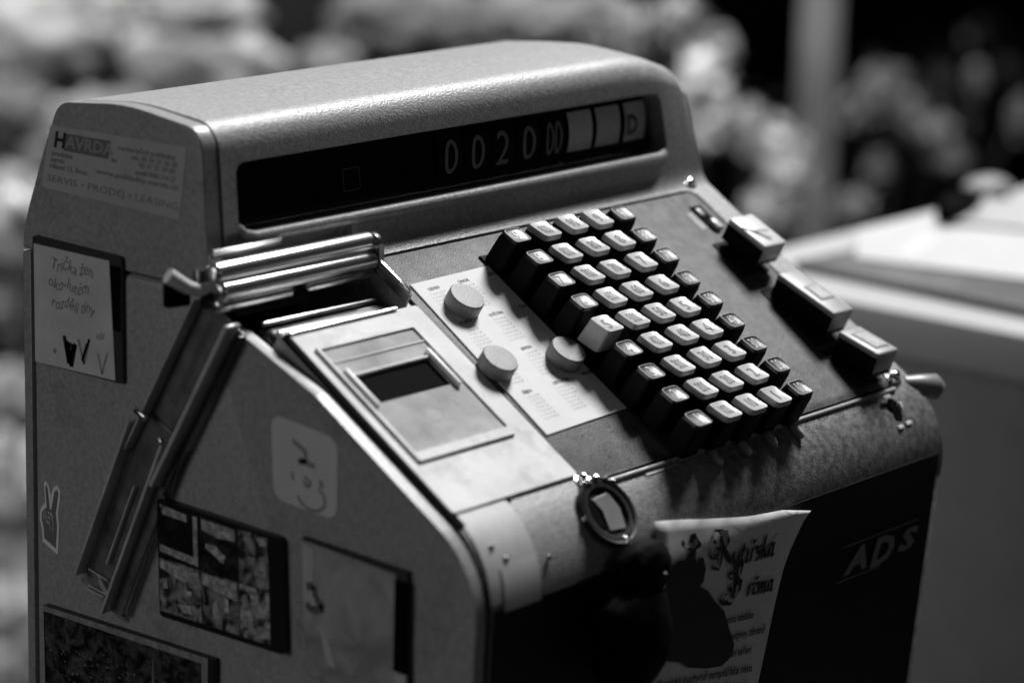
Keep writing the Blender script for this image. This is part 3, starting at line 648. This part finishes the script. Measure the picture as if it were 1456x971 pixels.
obj('city_lights', b, photo_mat('lights', .03, .30, 500, 2), lm, free=True)
b = bmesh.new(); plane_poly(b, lambda x, y, h=0: q(x, y, .0039), [(.655, .11), (.662, .11), (.668, .30), (.650, .30)]); obj('tower_print', b, INKG, lm, free=True)
# picture at the right
q = quad([(-.0215, -.1000), (-.0789, -.1020), (-.0815, -.1650), (-.0250, -.1580)])
pc = tag(obj('picture_magnet', sticker_box(q, UNIT, 0, .0026), mat('picture_back', .03, .5)), 'washed-out pale picture magnet nearest the front edge', 'magnet')
q = quad([(-.0215, -.1010), (-.0730, -.1040), (-.0755, -.1640), (-.0245, -.1575)], .0026)
b = bmesh.new(); plane_poly(b, lambda u, v, h=0: q(u, v, .0002), UNIT); obj('picture_print', b, photo_mat('picture_print', .26, .44, 42, 5), pc, free=True)
b = bmesh.new(); plane_poly(b, lambda u, v, h=0: q(u, v, .0003), [(0, .02), (.12, .04), (.11, .25), (.16, .50), (0, .45)]); plane_poly(b, lambda u, v, h=0: q(u, v, .0003), [(.16, .56), (.26, .66), (.34, .86), (.24, .86)]); obj('picture_highlight', b, mat('pic_hi', .48, .5), pc, free=True)
b = bmesh.new(); scribble(b, lambda u, v, h=0: q(u, v, .0004), [(.04, .34), (.12, .31), (.14, .40), (.22, .45), (.10, .50), (.03, .47)], .03); obj('picture_figure', b, mat('pic_fig', .12, .5), pc, free=True)
b = bmesh.new(); box(SIDE, .0735, .0800, -.1440, -.1060, .0026, .0040, .0003, bm=b); obj('magnet_strip', b, BLACK, pc)
b = bmesh.new(); box(SIDE, .0745, .0802, -.1660, -.1445, .0026, .0038, .0003, bm=b); obj('pale_strip', b, mat('pale_strip', .5, .5), pc)
# slanting clear plastic channel
def channel(p0, p1, w, dpt, thk, name, parent, off=0):
    p0, p1 = Vector((0,)+p0), Vector((0,)+p1); d = (p1-p0).normalized(); r = Vector((0, -d.z, d.y)) if -d.z > 0 else Vector((0, d.z, -d.y))
    r = Vector((0, d.z, -d.y)); L = (p1-p0).length
    f = F((XL-off, p0.y, p0.z), r, d, (-1, 0, 0)); bm = bmesh.new()
    box(f, -w/2, w/2, 0, L, .0006, .0006+thk, .0004, bm=bm)
    return f, L, bm
chn = thing('plastic_channel', 'long clear plastic channel slanting down the register side below the chrome bars', 'plastic channel', (XL-.004, .06, -.08))
f, L, bm = channel((.0250, -.0150), (.0700, -.0920), .0270, .01, .001, 'a', chn)
MILK = mat('milky_plastic', .20, .22, alpha=.55, noise_amt=.5, nscale=70, coat=.4)
obj('upper_trough', bm, MILK, chn)
EDGE = mat('plastic_edge', .48, .2, noise_amt=.2, nscale=60, coat=.6); DKF = mat('dark_film', .03, .25)
def rail(f, x, y0, y1, w, h, m, nm='edge_rail'): obj(nm, box(f, x-w/2, x+w/2, y0, y1, .0006, h, min(w, h)*.35), m, chn, smooth=40)
rail(f, -.0128, .002, L-.004, .0012, .0075, EDGE); rail(f, .0085, -.002, L*.98, .0024, .0090, EDGE); rail(f, .0140, 0, L, .0008, .005, CLEAR)
f2, L2, bm = channel((.0590, -.0690), (.0985, -.1560), .0300, .01, .001, 'b', chn, .001)
obj('lower_trough', bm, MILK, chn)
rail(f2, -.0140, .006, L2-.006, .0016, .0085, EDGE); rail(f2, .0060, .004, L2, .0018, .0075, EDGE); rail(f2, .0150, -.004, L2-.004, .0012, .004, CLEAR); rail(f2, -.0030, L2*.35, L2*.8, .0010, .004, EDGE)
rail(f, -.004, L*.1, L*.6, .0030, .0012, DKF, 'dark_streak'); rail(f, .0045, L*.3, L*.95, .0016, .0012, DKF, 'dark_streak'); rail(f2, -.0085, L2*.05, L2*.45, .0040, .0012, DKF, 'dark_streak'); rail(f2, .0015, L2*.1, L2*.8, .0022, .0012, DKF, 'dark_streak'); rail(f2, .0105, L2*.05, L2*.9, .0050, .0012, DKF, 'dark_streak')
obj('bright_clip', lathe(F(f2(.0065, .002, .008), (0, 1, 0), (0, 0, 1), (-1, 0, 0)), [(0, -.001), (.0020, 0), (.0014, .0014), (0, .0018)], 12), CHROME, chn, smooth=60)
obj('bright_clip', box(f2, -.0135, -.0060, -.0022, .0006, .006, .0085, .0008), CHROME, chn, smooth=50)
for k in range(5): obj('film_crinkle', box(F(f2(-.002+random.uniform(-.004, .004), L2*.88+k*.0022, .003), f2.r+f2.u*random.uniform(-.5, .5), f2.u, f2.n+f2.u*random.uniform(-.6, .6)), -.006, .006, -.0004, .0004, 0, .0008), EDGE, chn)
# worn tape running over the lower left shoulder (follows the rounded front)
def shoulder(x, t, off=0):   # t = arc distance from the top of the cover down over the rounding
    # sample the cabinet profile
    return None
arc = [p for p in fillet(front_profile()+BACK[::-1], 16)]
pts = [Vector((0, y, z)) for y, z in arc[:60] if z < -.03 and y < .0]
pts = sorted(pts, key=lambda p: -p.z)
top = Vector((0, -.0800, (-.02-.5284*.08)/.849)); line = [top]+[p for p in pts if p.z < top.z]
cum = [0]
for a, c in zip(line, line[1:]): cum.append(cum[-1]+(c-a).length)
def along(x, t, h=0):
    t = max(0, min(t, cum[-1]-1e-6)); i = max(k for k in range(len(cum)) if cum[k] <= t); i = min(i, len(line)-2)
    a, c = line[i], line[i+1]; s = (t-cum[i])/((c-a).length or 1); p = a+(c-a)*s; d = (c-a).normalized(); nn = Vector((0, d.z, -d.y))
    if nn.z < 0 and nn.y > 0: nn = -nn
    return Vector((x, p.y+nn.y*h, p.z+nn.z*h))
def strip(x0, x1, t0, t1, h, nx=4, nt_=14, skew=0):
    bm = bmesh.new(); G = [[bm.verts.new(along(x0+(x1-x0)*i/nx+skew*(j/nt_), t0+(t1-t0)*j/nt_, h)) for i in range(nx+1)] for j in range(nt_+1)]
    for j in range(nt_):
        for i in range(nx): bm.faces.new((G[j][i], G[j][i+1], G[j+1][i+1], G[j+1][i]))
    return bm
ex = bmesh.ops.extrude_face_region
tp = thing('tape_strip', 'worn pale tape strip running over the rounded lower left front', 'tape', tuple(along(-.12, .03)))
obj('tape', strip(-.1440, -.1130, .004, .052, .0006, skew=-.004), TAPE, tp, smooth='all')
obj('tape_patch', strip(-.1385, -.1160, .038, .056, .0009, skew=-.002), mat('tape_fresh', .6, .5, noise_amt=.1), tp, smooth='all')
for x, t in ((-.1335, .036), (-.1090, .041), (-.1385, .030), (-.1110, .012)): obj('glint_spot', lathe(F(along(x, t, .0008), (1, 0, 0), (0, .6, .7), (0, -.8, .5)), [(0, -.001), (.0014, 0), (.0006, .0008), (0, .001)], 10), CHROME, tp)
# calendar with three round magnets
CQ = [(-.0605, .0005), (.0036, .0014), (.0020, -.0930), (-.0640, -.0950)]
def cal(u, v, h=0):
    x = (CQ[0][0]*(1-u)+CQ[1][0]*u)*(1-v)+(CQ[3][0]*(1-u)+CQ[2][0]*u)*v; y = (CQ[0][1]*(1-u)+CQ[1][1]*u)*(1-v)+(CQ[3][1]*(1-u)+CQ[2][1]*u)*v
    return PAN(x, y, .0013+h)
ca = tag(obj('calendar', prism(cal, UNIT, 0, .0005), PAPER), 'pale year calendar card held on the keyboard panel by three round magnets', 'calendar')
b1 = bmesh.new(); b2 = bmesh.new(); months = 'LEDEN ÚNOR BŘEZEN DUBEN KVĚTEN ČERVEN ČERVENEC SRPEN ZÁŘÍ ŘÍJEN LISTOPAD PROSINEC'.split()
for k, mn in enumerate(months):
    cxm = .06+.315*(k % 3); cym = .055+.232*(k//3)
    merge(b1, text_bm(mn, .026, align='LEFT', offset=.0004), lambda x, y, z: cal(cxm+.05+x*1.45, cym-y, .00062))
    for r in range(7):
        ln = ' '.join('%2d' % (d) if 1 <= d <= 31 else '  ' for d in range(r-k % 5+1, 37, 7)); merge(b2, text_bm(ln, .0175, align='LEFT', res=1, sp=1.05), lambda x, y, z: cal(cxm+.02+x*1.55, cym+.032+r*.0225-y, .00062))
obj('month_names', b1, mat('cal_ink', .10, .6), ca, free=True); obj('date_grid', b2, mat('cal_grey', .36, .6), ca, free=True)
mg = [(-.0448, .0181, 'round grey magnet nearest the display, top of the calendar'), (-.0589, .0550, 'round grey magnet on the calendar edge beside the metal cover'), (-.0178, .0597, 'round grey magnet touching the tall ivory 5 key')]
for x, s, lab in mg:
    ff_ = F(PAN(x, -s, .0018), (1, 0, 0), UP, NN)
    m_ = tag(obj('round_magnet', lathe(ff_, [(.0081, 0), (.0083, .0006), (.0082, .0062), (.0078, .0067), (.0050, .0068), (0, .0066)], 40), MAGN), lab, 'magnet', 'round magnets on the calendar')
    for p in m_.data.polygons: p.use_smooth = True
    m_.data.set_sharp_from_angle(angle=R_(30))
# poster on the cabinet front
def prof_y(z):
    for a, c in zip(line, line[1:]):
        if a.z >= z >= c.z: return a.y+(c.y-a.y)*(a.z-z)/((a.z-c.z) or 1)
    return FZ(z)
PQ = [(-.0375, -.0990), (.0664, -.1165), (.0240, -.2400), (-.0640, -.2400)]
edge_u = .385
def post(x, z, h=0): 
    # sits on the front, top corner curls forward
    y = FZ(z)-.0026
    c = max(0, (x-.045))/.022*max(0, (z+.135))/.02; y -= .002*min(c, 1)
    y = min(y, prof_y(z)-.0012) if z < -.1135 else prof_y(z)-.0012
    return Vector((x, y-h, z))
outline_top = [(-.0400, -.1000), (-.0250, -.1022), (-.005, -.1052), (.0132, -.1079), (.0322, -.1105), (.0480, -.1122), (.0565, -.1136), (.0666, -.1169)]
outline_right = [(.0666, -.1169), (.0620, -.1210), (.0591, -.1256), (.0545, -.1330), (.0506, -.1403), (.0480, -.1480), (.0455, -.1567), (.0415, -.173), (.0369, -.1911), (.030, -.215), (.024, -.240)]
b = bmesh.new(); NR = 24; rows = []
for j in range(NR+1):
    v = j/NR; k = v*(len(outline_right)-1); i = min(int(k), len(outline_right)-2); fr_ = k-i
    rx = outline_right[i][0]*(1-fr_)+outline_right[i+1][0]*fr_; rz = outline_right[i][1]*(1-fr_)+outline_right[i+1][1]*fr_
    lx = -.0400-.020*v; lz = -.0975-.128*v; row = []
    for c in range(13):
        u = c/12; x = lx+(rx-lx)*u
        k2 = u*(len(outline_top)-1); i2 = min(int(k2), len(outline_top)-2); tz = outline_top[i2][1]*(1-(k2-i2))+outline_top[i2+1][1]*(k2-i2)
        lin_ = -.0975+(-.1169+.0975)*u; z = lz+(rz-lz)*u + (tz-lin_)*(1-v)
        row.append(b.verts.new(post(x, z)))
    rows.append(row)
for a, c in zip(rows, rows[1:]):
    for i in range(12): b.faces.new((a[i], c[i], c[i+1], a[i+1]))
po = thing('poster', 'tavern poster with blackletter heading and dark robed figure on the cabinet front', 'poster', (0, YF, -.17))
ps = obj('sheet', b, POSTER, po, smooth='all', free=True)
sol = ps.modifiers.new('thickness', 'SOLIDIFY'); sol.thickness = .0004; sol.offset = -1
pf = lambda x, z, h=0: post(x, z, .0011)
fig = [(-.0265, -.1122), (-.0256, -.1101), (-.024, -.1118), (-.0227, -.1138), (-.0216, -.1124), (-.0197, -.1093), (-.0163, -.1094), (-.0142, -.1131), (-.0151, -.1155), (-.0178, -.116), (-.0181, -.1197), (-.0169, -.1228), (-.0155, -.1203), (-.0125, -.1205), (-.0102, -.1262), (-.0113, -.1316), (-.0136, -.1335), (-.0076, -.1368), (-.0011, -.1436), (.0054, -.149), (.0099, -.1577), (.0148, -.1667), (.014, -.1714), (.0103, -.1733), (.0057, -.1746), (-.0052, -.1727), (-.0191, -.1686), (-.0253, -.1646), (-.0329, -.1624), (-.0374, -.1601), (-.0354, -.1578), (-.0341, -.1553), (-.0445, -.1527), (-.0424, -.1504), (-.0351, -.1513), (-.0375, -.1404), (-.039, -.1307), (-.0352, -.1251), (-.0355, -.1204), (-.0298, -.118), (-.0238, -.1189), (-.0218, -.1161), (-.0249, -.114)]
b = bmesh.new(); plane_poly(b, lambda x, y, h=0: Vector((x, 0, y)), fig); b.normal_update(); bmesh.ops.triangulate(b, faces=b.faces, ngon_method='EAR_CLIP')
bmesh.ops.subdivide_edges(b, edges=b.edges, cuts=2, use_grid_fill=True)
for v in b.verts: v.co = pf(v.co.x, v.co.z)
obj('robed_figure', b, INKB, po, free=True)
# broad-nib lettering
GL = {'y': [[(0, .6), (.05, .2), (.28, .05)], [(.36, .6), (.34, .1), (.2, -.3), (.0, -.28)]], 't': [[(.15, .85), (.13, .12), (.3, .02)], [(0, .58), (.32, .6)]],
 'í': [[(.1, .6), (.1, .1), (.22, .02)], [(.1, .75), (.26, .95)]], 'ř': [[(.08, .6), (.08, 0)], [(.08, .5), (.25, .62), (.33, .52)], [(.05, .9), (.16, .78), (.3, .95)]],
 's': [[(.3, .58), (.1, .58), (.08, .4), (.3, .28), (.28, .06), (.03, .04)]], 'k': [[(.08, 1), (.08, 0)], [(.08, .35), (.3, .6), (.2, .42), (.1, .33)], [(.12, .35), (.34, .02)]],
 'á': [[(.28, .5), (.12, .6), (.03, .4), (.08, .05), (.28, .15)], [(.3, .6), (.3, .1), (.4, .02)], [(.2, .75), (.36, .98)]], 'r': [[(.08, .6), (.08, 0)], [(.08, .5), (.25, .62), (.33, .52)]],
 'č': [[(.3, .5), (.15, .6), (.04, .4), (.06, .1), (.3, .05)], [(.05, .9), (.16, .78), (.3, .95)]], 'm': [[(.05, .6), (.06, 0)], [(.06, .5), (.22, .6), (.24, 0)], [(.24, .5), (.4, .6), (.42, .1), (.5, .02)]],
 'a': [[(.28, .5), (.12, .6), (.03, .4), (.08, .05), (.28, .15)], [(.3, .6), (.3, .1), (.4, .02)]]}
ADV = {'y': .44, 't': .36, 'í': .30, 'ř': .36, 's': .38, 'k': .40, 'á': .46, 'r': .36, 'č': .38, 'm': .58, 'a': .46}
def nib(bm, fn, pts, w=.10, a=42):
    dx, dy = math.cos(R_(a))*w, math.sin(R_(a))*w
    for (x0, y0), (x1, y1) in zip(pts, pts[1:]):
        try: bm.faces.new([bm.verts.new(fn(*p)) for p in ((x0-dx, y0-dy), (x0+dx, y0+dy), (x1+dx, y1+dy), (x1-dx, y1-dy))])
        except ValueError: pass
def word(bm, s, x0, z0, x1, z1, h):
    tot = sum(ADV[c] for c in s); k = (x1-x0)/tot; sl = (z1-z0)/(x1-x0); x = 0
    for c in s:
        for g in GL[c]: nib(bm, lambda px, py: pf(x0+(x+px+py*.22)*k, z0+(x+px)*k*sl+py*h), g)
        x += ADV[c]
b = bmesh.new()
word(b, 'ytířská', .0085, -.1295, .0405, -.1322, .0105); word(b, 'rčma', .0215, -.1462, .0415, -.1486, .0088)
def curl(bm, cx, cz, sc, pts, w): nib(bm, lambda px, py: pf(cx+px*sc, cz+py*sc), pts, w*.85, 40)
def spiral(x, y, r0, r1, a0, a1, n=12): return [(x+(r0+(r1-r0)*i/n)*math.cos(R_(a0+(a1-a0)*i/n)), y+(r0+(r1-r0)*i/n)*math.sin(R_(a0+(a1-a0)*i/n))) for i in range(n+1)]
for w, P in ((.10, [(.55, .95), (.62, .5), (.50, .05)]), (.10, [(.55, .95), (.85, .9), (.85, .6), (.6, .5)]), (.11, [(.62, .5), (.85, .2), (1.0, .02)]), (.045, spiral(.25, .5, .35, .08, 80, 420)), (.045, spiral(.2, .15, .22, .05, 90, -250)), (.04, spiral(.3, .85, .28, .08, 0, 300)), (.05, [(.1, .9), (.35, 1.05), (.7, 1.0)]), (.05, spiral(.35, .45, .2, .05, 200, -160)), (.05, [(.2, .05), (.45, -.08), (.55, .12)])):
    curl(b, -.0075, -.1278, .0155, P, w)
for w, P in ((.12, [(.65, 1.0), (.62, .55), (.55, .1)]), (.09, [(.65, 1.0), (.88, .88), (.80, .62), (.62, .55)]), (.11, [(.62, .55), (.85, .4), (.80, .15), (.6, .05)]), (.05, spiral(.2, .15, .28, .06, 60, -300)), (.05, spiral(.45, .05, .22, .05, 180, 480)), (.045, spiral(.45, .75, .25, .06, 90, 380)), (.05, [(.0, .3), (-.08, .12), (.1, -.05), (.5, -.1)]), (.05, spiral(.42, .4, .18, .05, 30, -280))):
    curl(b, .0030, -.1452, .0160, P, w)
bmesh.ops.recalc_face_normals(b, faces=b.faces); obj('blackletter_heading', b, INKB, po, free=True)
b = bmesh.new()
for s, x0, z0, x1, z1, h in (('mná obsluha', .0078, -.1540, .0280, -.1562, .0052), ('kostýmy, zbraně', .0098, -.1623, .0381, -.1654, .0052), ('ké vaření', .0126, -.1705, .0291, -.1726, .0052), ('alkovická kuchyně templářská réva', -.0420, -.1708, .0297, -.1815, .0054), ('domácí pečeně honorní', -.0150, -.1812, .0271, -.1885, .0052), ('každý den od 11 hodin', -.0350, -.1880, .020, -.1965, .0052)):
    t = text_bm(s, 1, offset=.018, shear=.35, align='LEFT', res=2); xs = [v.co.x for v in t.verts]; a, c = min(xs), max(xs)
    merge(b, t, lambda x, y, z: pf(x0+(x-a)/(c-a)*(x1-x0), z0+(x-a)/(c-a)*(z1-z0)+y*h))
obj('blackletter_lines', b, INKB, po, free=True)
b = bmesh.new(); scribble(b, lambda u, v, h=0: Vector((u, post(u, v).y-.0012, v)), [(-.0455, -.0905), (-.0300, -.0915)], .0004)
b.free()
# black leather pouch hanging from the lock
def lump(center, rx, ry, rz, seed, amp=.15, sub=4, fr=2.2):
    bm = bmesh.new(); bmesh.ops.create_icosphere(bm, subdivisions=sub, radius=1)
    for v in bm.verts:
        n = noise.noise(v.co*fr+Vector((seed, seed*1.7, 0)))*amp + noise.noise(v.co*fr*2.7+Vector((seed, 0, seed)))*amp*.4
        d = v.co*(1+n); v.co = Vector(center)+Vector((d.x*rx, d.y*ry, d.z*rz))
    return bm
pu = thing('key_pouch', 'black leather key pouch hanging from the round front lock', 'key pouch', (-.06, -.12, -.13))
obj('pouch_body', lump((-.0715, -.1255, -.1400), .0240, .0100, .0240, 3, .10), LEATH, pu, smooth='all')
obj('pouch_flap', lump((-.0625, -.1225, -.1130), .0160, .0085, .0125, 8, .08), LEATH, pu, smooth='all')
obj('pouch_stud', lathe(F((-.0600, -.1320, -.1140), (1, 0, 0), (0, 0, 1), (0, -1, 0)), [(0, -.001), (.0016, 0), (.0010, .001), (0, .0012)], 12), mat('dim_stud', .03, .5), pu)
# scratch on the shoulder
sc = bmesh.new(); a0 = along(-.0440+.0, .0, 0)
obj('paint_scratch', strip(-.030, -.0085, .0205, .0215, .0004, nx=6, nt_=1, skew=0), mat('bare_metal', .6, .4, metal=.4), REG)

# ================================================================== counter on the right with papers
Ct = box(F((0, 0, 0), (1, 0, 0), (0, 1, 0), (0, 0, 1)), .5560, 1.9, -1.2, .3150, -.180, -.150, .003)
cn = thing('white_topped_counter', 'blurred counter with white top and grey side standing right of the register', 'counter', (1.2, -.4, -1.3))
obj('counter_top', Ct, mat('white_laminate', .40, .5, noise_amt=.05, nscale=8), cn, smooth=40)
obj('counter_side', box(F((0, 0, 0), (1, 0, 0), (0, 1, 0), (0, 0, 1)), .5600, 1.88, -1.18, .3120, -1.3, -.180, 0), mat('grey_laminate', .24, .6, noise_amt=.08, nscale=30), cn)
TOP = F((0, 0, -.150), (1, 0, 0), (0, 1, 0), (0, 0, 1))
def sheet(pts, z0, z1, m, name, label, cat): return tag(obj(name, prism(TOP, pts, z0, z1), m), label, cat)
sheet([(.606, .265), (.588, -.06), (.93, -.10), (.80, .19), (.730, .205), (.690, .258)][::-1], .0004, .0060, mat('magazine', .10, .45, noise_amt=.45, nscale=18), 'magazine', 'dark-edged magazine lying flat along the counter edge', 'magazine')
sheet([(.640, .240), (.720, .292), (.840, .290), (.760, .10), (.690, .02)][::-1], .0062, .0076, mat('sheet_a', .43, .6, noise_amt=.04), 'paper_sheet', 'large bright paper sheet on top of the magazine', 'paper')
sheet([(.780, .262), (.930, .285), (1.15, .18), (1.0, .05), (.83, .12)][::-1], .0078, .0105, mat('sheet_b', .36, .6, noise_amt=.1, nscale=15), 'booklet', 'greyish booklet at the back of the counter beside the pen', 'booklet')
pn_ = thing('pen', 'short dark pen lying on the counter papers', 'pen', (.80, .265, -.13))
obj('pen_barrel', tube([(.775, .2560, -.1345), (.806, .2660, -.1325), (.845, .272, -.1330)], [.0070, .0095, .0050], 16), BLACK, pn_, smooth=60)
obj('pen_clip', tube([(.795, .262, -.124), (.830, .270, -.125)], [.0014, .0014], 8), BLACK, pn_, smooth=60)
cv = lump((.885, .288, -.1330), .022, .016, .0075, 5, .08); tag(obj('pale_pebble', cv, mat('pebble', .22, .5), smooth='all'), 'pale oval pebble at the back corner of the counter', 'pebble')
sheet([(.662, .225), (.735, .250), (.742, .236), (.668, .212)][::-1], .0077, .0080, mat('sheet_print', .5, .6), 'receipt_slip', 'faint grey receipt slip on the bright sheet', 'receipt')

# ================================================================== far background (blurred)
def far(px, py, D):   # a point D metres along the view in this direction, worked out for the real room
    x = (px-728)/4300.8; y = (py-485.5)/4300.8
    return CAMPOS + (fw + rt*x + dn*y)*D
WALLT = thing('rubble_wall', 'blurred rubble wall of pale rounded stones behind the register', 'wall', (1.0, 2.1, -1.3))
STN = [(40, 50, 130, 75, 1, .55), (250, 95, 140, 58, 2, .66), (120, 8, 80, 40, 3, .6), (280, 12, 82, 38, 4, .62), (10, 160, 60, 40, 5, .25), (150, 175, 80, 38, 6, .40),
       (20, 320, 70, 70, 7, .5), (0, 420, 70, 50, 8, .6), (25, 560, 50, 36, 9, .9), (10, 680, 80, 60, 10, .9), (0, 780, 70, 50, 11, .8), (20, 870, 80, 50, 12, .7), (-10, 960, 60, 40, 13, .4), (95, 250, 60, 50, 14, .3),
       (470, 95, 42, 32, 15, .38), (545, 35, 70, 50, 16, .28), (620, 50, 90, 60, 17, .34), (740, 40, 90, 50, 18, .36), (840, 50, 70, 60, 19, .30), (330, 160, 90, 40, 20, .4)]
for px, py, rx, ry, sd, al in STN:
    c = far(px, py, 3.6+.15*math.sin(sd*7)); k = 3.6/4300.8
    bm = lump((0, 0, 0), 1, 1, 1, sd*3.3, .42, 4, 2.6)
    ax = Vector(rt)*rx*k*1.05; az = -Vector(dn)*ry*k*1.1; ay = Vector(fw)*min(rx, ry)*k
    for v in bm.verts: q_ = v.co.copy(); v.co = c+ax*q_.x+ay*q_.y+az*q_.z
    obj('stone', bm, mat('stone_tone_%d' % int(al*20), al*.75, .85, spec=.2, noise_amt=.75, nscale=16, two=min(al*.95, .9)), WALLT, smooth='all')
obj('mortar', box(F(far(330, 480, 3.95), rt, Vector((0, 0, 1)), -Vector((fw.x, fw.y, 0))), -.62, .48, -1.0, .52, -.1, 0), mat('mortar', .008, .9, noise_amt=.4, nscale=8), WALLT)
# grey post
pb = far(1160, 150, 3.7)
tag(obj('timber_post', tube([(pb.x, pb.y, -1.3), (pb.x, pb.y, .6)], .024, 24), mat('post_grey', .28, .7, noise_amt=.25, nscale=14), smooth=60), 'blurred grey upright post right of the display hood', 'post')
# flowering shrub with pale blossoms
def leaves(bm, c, r, n, size, sq=.8, seed=1):
    rn = random.Random(seed)
    for k in range(n):
        while True:
            p = Vector((rn.uniform(-1, 1), rn.uniform(-1, 1), rn.uniform(-1, 1)))
            if p.length < 1: break
        p = Vector(c)+Vector((p.x*r[0], p.y*r[1], p.z*r[2])); d = Vector((rn.gauss(0, 1), rn.gauss(0, 1), rn.gauss(0, 1))).normalized(); e = d.cross(Vector((.3, .2, 1))).normalized(); s = size*rn.uniform(.6, 1.3)
        bm.faces.new([bm.verts.new(p+q) for q in (-d*s, e*s*.4, d*s, -e*s*.4)])
def shrub(name, label, spots, lt, base, fl_g, leafmat, nleaf, seed):
    t = thing(name, label, 'shrub', base); b = bmesh.new()
    for c, r in spots: tube([base, (base[0]*.5+c.x*.5, base[1]*.5+c.y*.5, c.z-.25), (c.x, c.y, c.z)], [.010, .007, .004], 8, b)
    obj('stem', b, mat('stem_dark', .02, .8), t)
    b = bmesh.new()
    for i, (c, r) in enumerate(lt): leaves(b, c, r, nleaf, .022, seed=seed+i)
    tag(obj('foliage', b, leafmat, t, free=True), kind='stuff')
    for i, (c, r) in enumerate(spots):
        b = bmesh.new(); rn = random.Random(seed*7+i)
        for k in range(16):   # a head is a loose bunch of small uneven blossoms
            a = rn.uniform(0, 6.283); h = rn.uniform(-1, 1); w = math.sqrt(1-h*h)*rn.uniform(.35, .8)
            p = (c.x+r[0]*w*math.cos(a), c.y+r[1]*w*math.sin(a), c.z+r[2]*h*.72); q = min(r)*rn.uniform(.22, .50)
            merge(b, lump(p, q, q, q*rn.uniform(.6, 1.2), seed+k*1.3+i, .35, 2, 3))
        leaves(b, c, [q*1.15 for q in r], 200, .009, seed=seed*3+i)
        obj('flower_head', b, fl_g, t, smooth='all', free=True)
BL = mat('pale_petals', .8, .7, noise_amt=.3, nscale=30); BD = mat('grey_petals', .40, .7, noise_amt=.3, nscale=30)
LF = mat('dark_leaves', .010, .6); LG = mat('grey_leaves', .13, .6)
def ell(px, py, rx, ry, D): k = D/4300.8; return (far(px, py, D), (rx*k*.85, rx*k*.85, ry*k))
s_ = [ell(994, 145, 56, 74, 3.4), ell(1066, 185, 24, 34, 3.4), ell(1112, 245, 42, 74, 3.4), ell(1085, 300, 34, 26, 3.4)]
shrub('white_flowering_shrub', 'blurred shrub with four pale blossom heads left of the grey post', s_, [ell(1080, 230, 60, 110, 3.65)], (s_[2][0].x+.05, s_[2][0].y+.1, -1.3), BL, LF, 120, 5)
s_ = [ell(880, 55, 55, 42, 3.5), ell(960, 40, 62, 40, 3.5), ell(1010, 75, 40, 34, 3.5)]
shrub('grey_flowering_shrub', 'blurred greyish shrub rising behind the display hood', s_, [ell(930, 60, 70, 45, 3.6)], (s_[1][0].x, s_[1][0].y+.1, -1.3), mat('mid_petals', .30, .7, noise_amt=.4, nscale=25), LG, 120, 15)
s_ = [ell(1258, 112, 34, 14, 4.0), ell(1215, 158, 24, 26, 4.0), ell(1252, 140, 22, 26, 4.0), ell(1322, 185, 34, 15, 4.0), ell(1348, 222, 32, 15, 4.0), ell(1250, 242, 17, 20, 4.0), ell(1212, 292, 30, 16, 4.0), ell(1452, 165, 14, 30, 4.0), ell(1388, 115, 10, 20, 4.0), ell(1292, 165, 22, 34, 4.05)]
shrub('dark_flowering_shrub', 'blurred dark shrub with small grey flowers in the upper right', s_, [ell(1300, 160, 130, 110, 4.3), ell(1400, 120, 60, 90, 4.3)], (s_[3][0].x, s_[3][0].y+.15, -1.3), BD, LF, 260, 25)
gp = far(20, 290, 2.9)
gt = thing('globe_lamp', 'small pale blurred globe on a thin stand at the far left behind the register', 'globe lamp', (gp.x, gp.y, -1.3))
obj('globe', lump(tuple(gp), .0130, .0130, .0150, 2, .03, 3), mat('globe', .8, .5), gt, smooth='all')
obj('stand', tube([(gp.x, gp.y, -1.3), (gp.x, gp.y, gp.z-.012)], .002, 10), mat('stand_grey', .2, .5), gt, smooth=60)
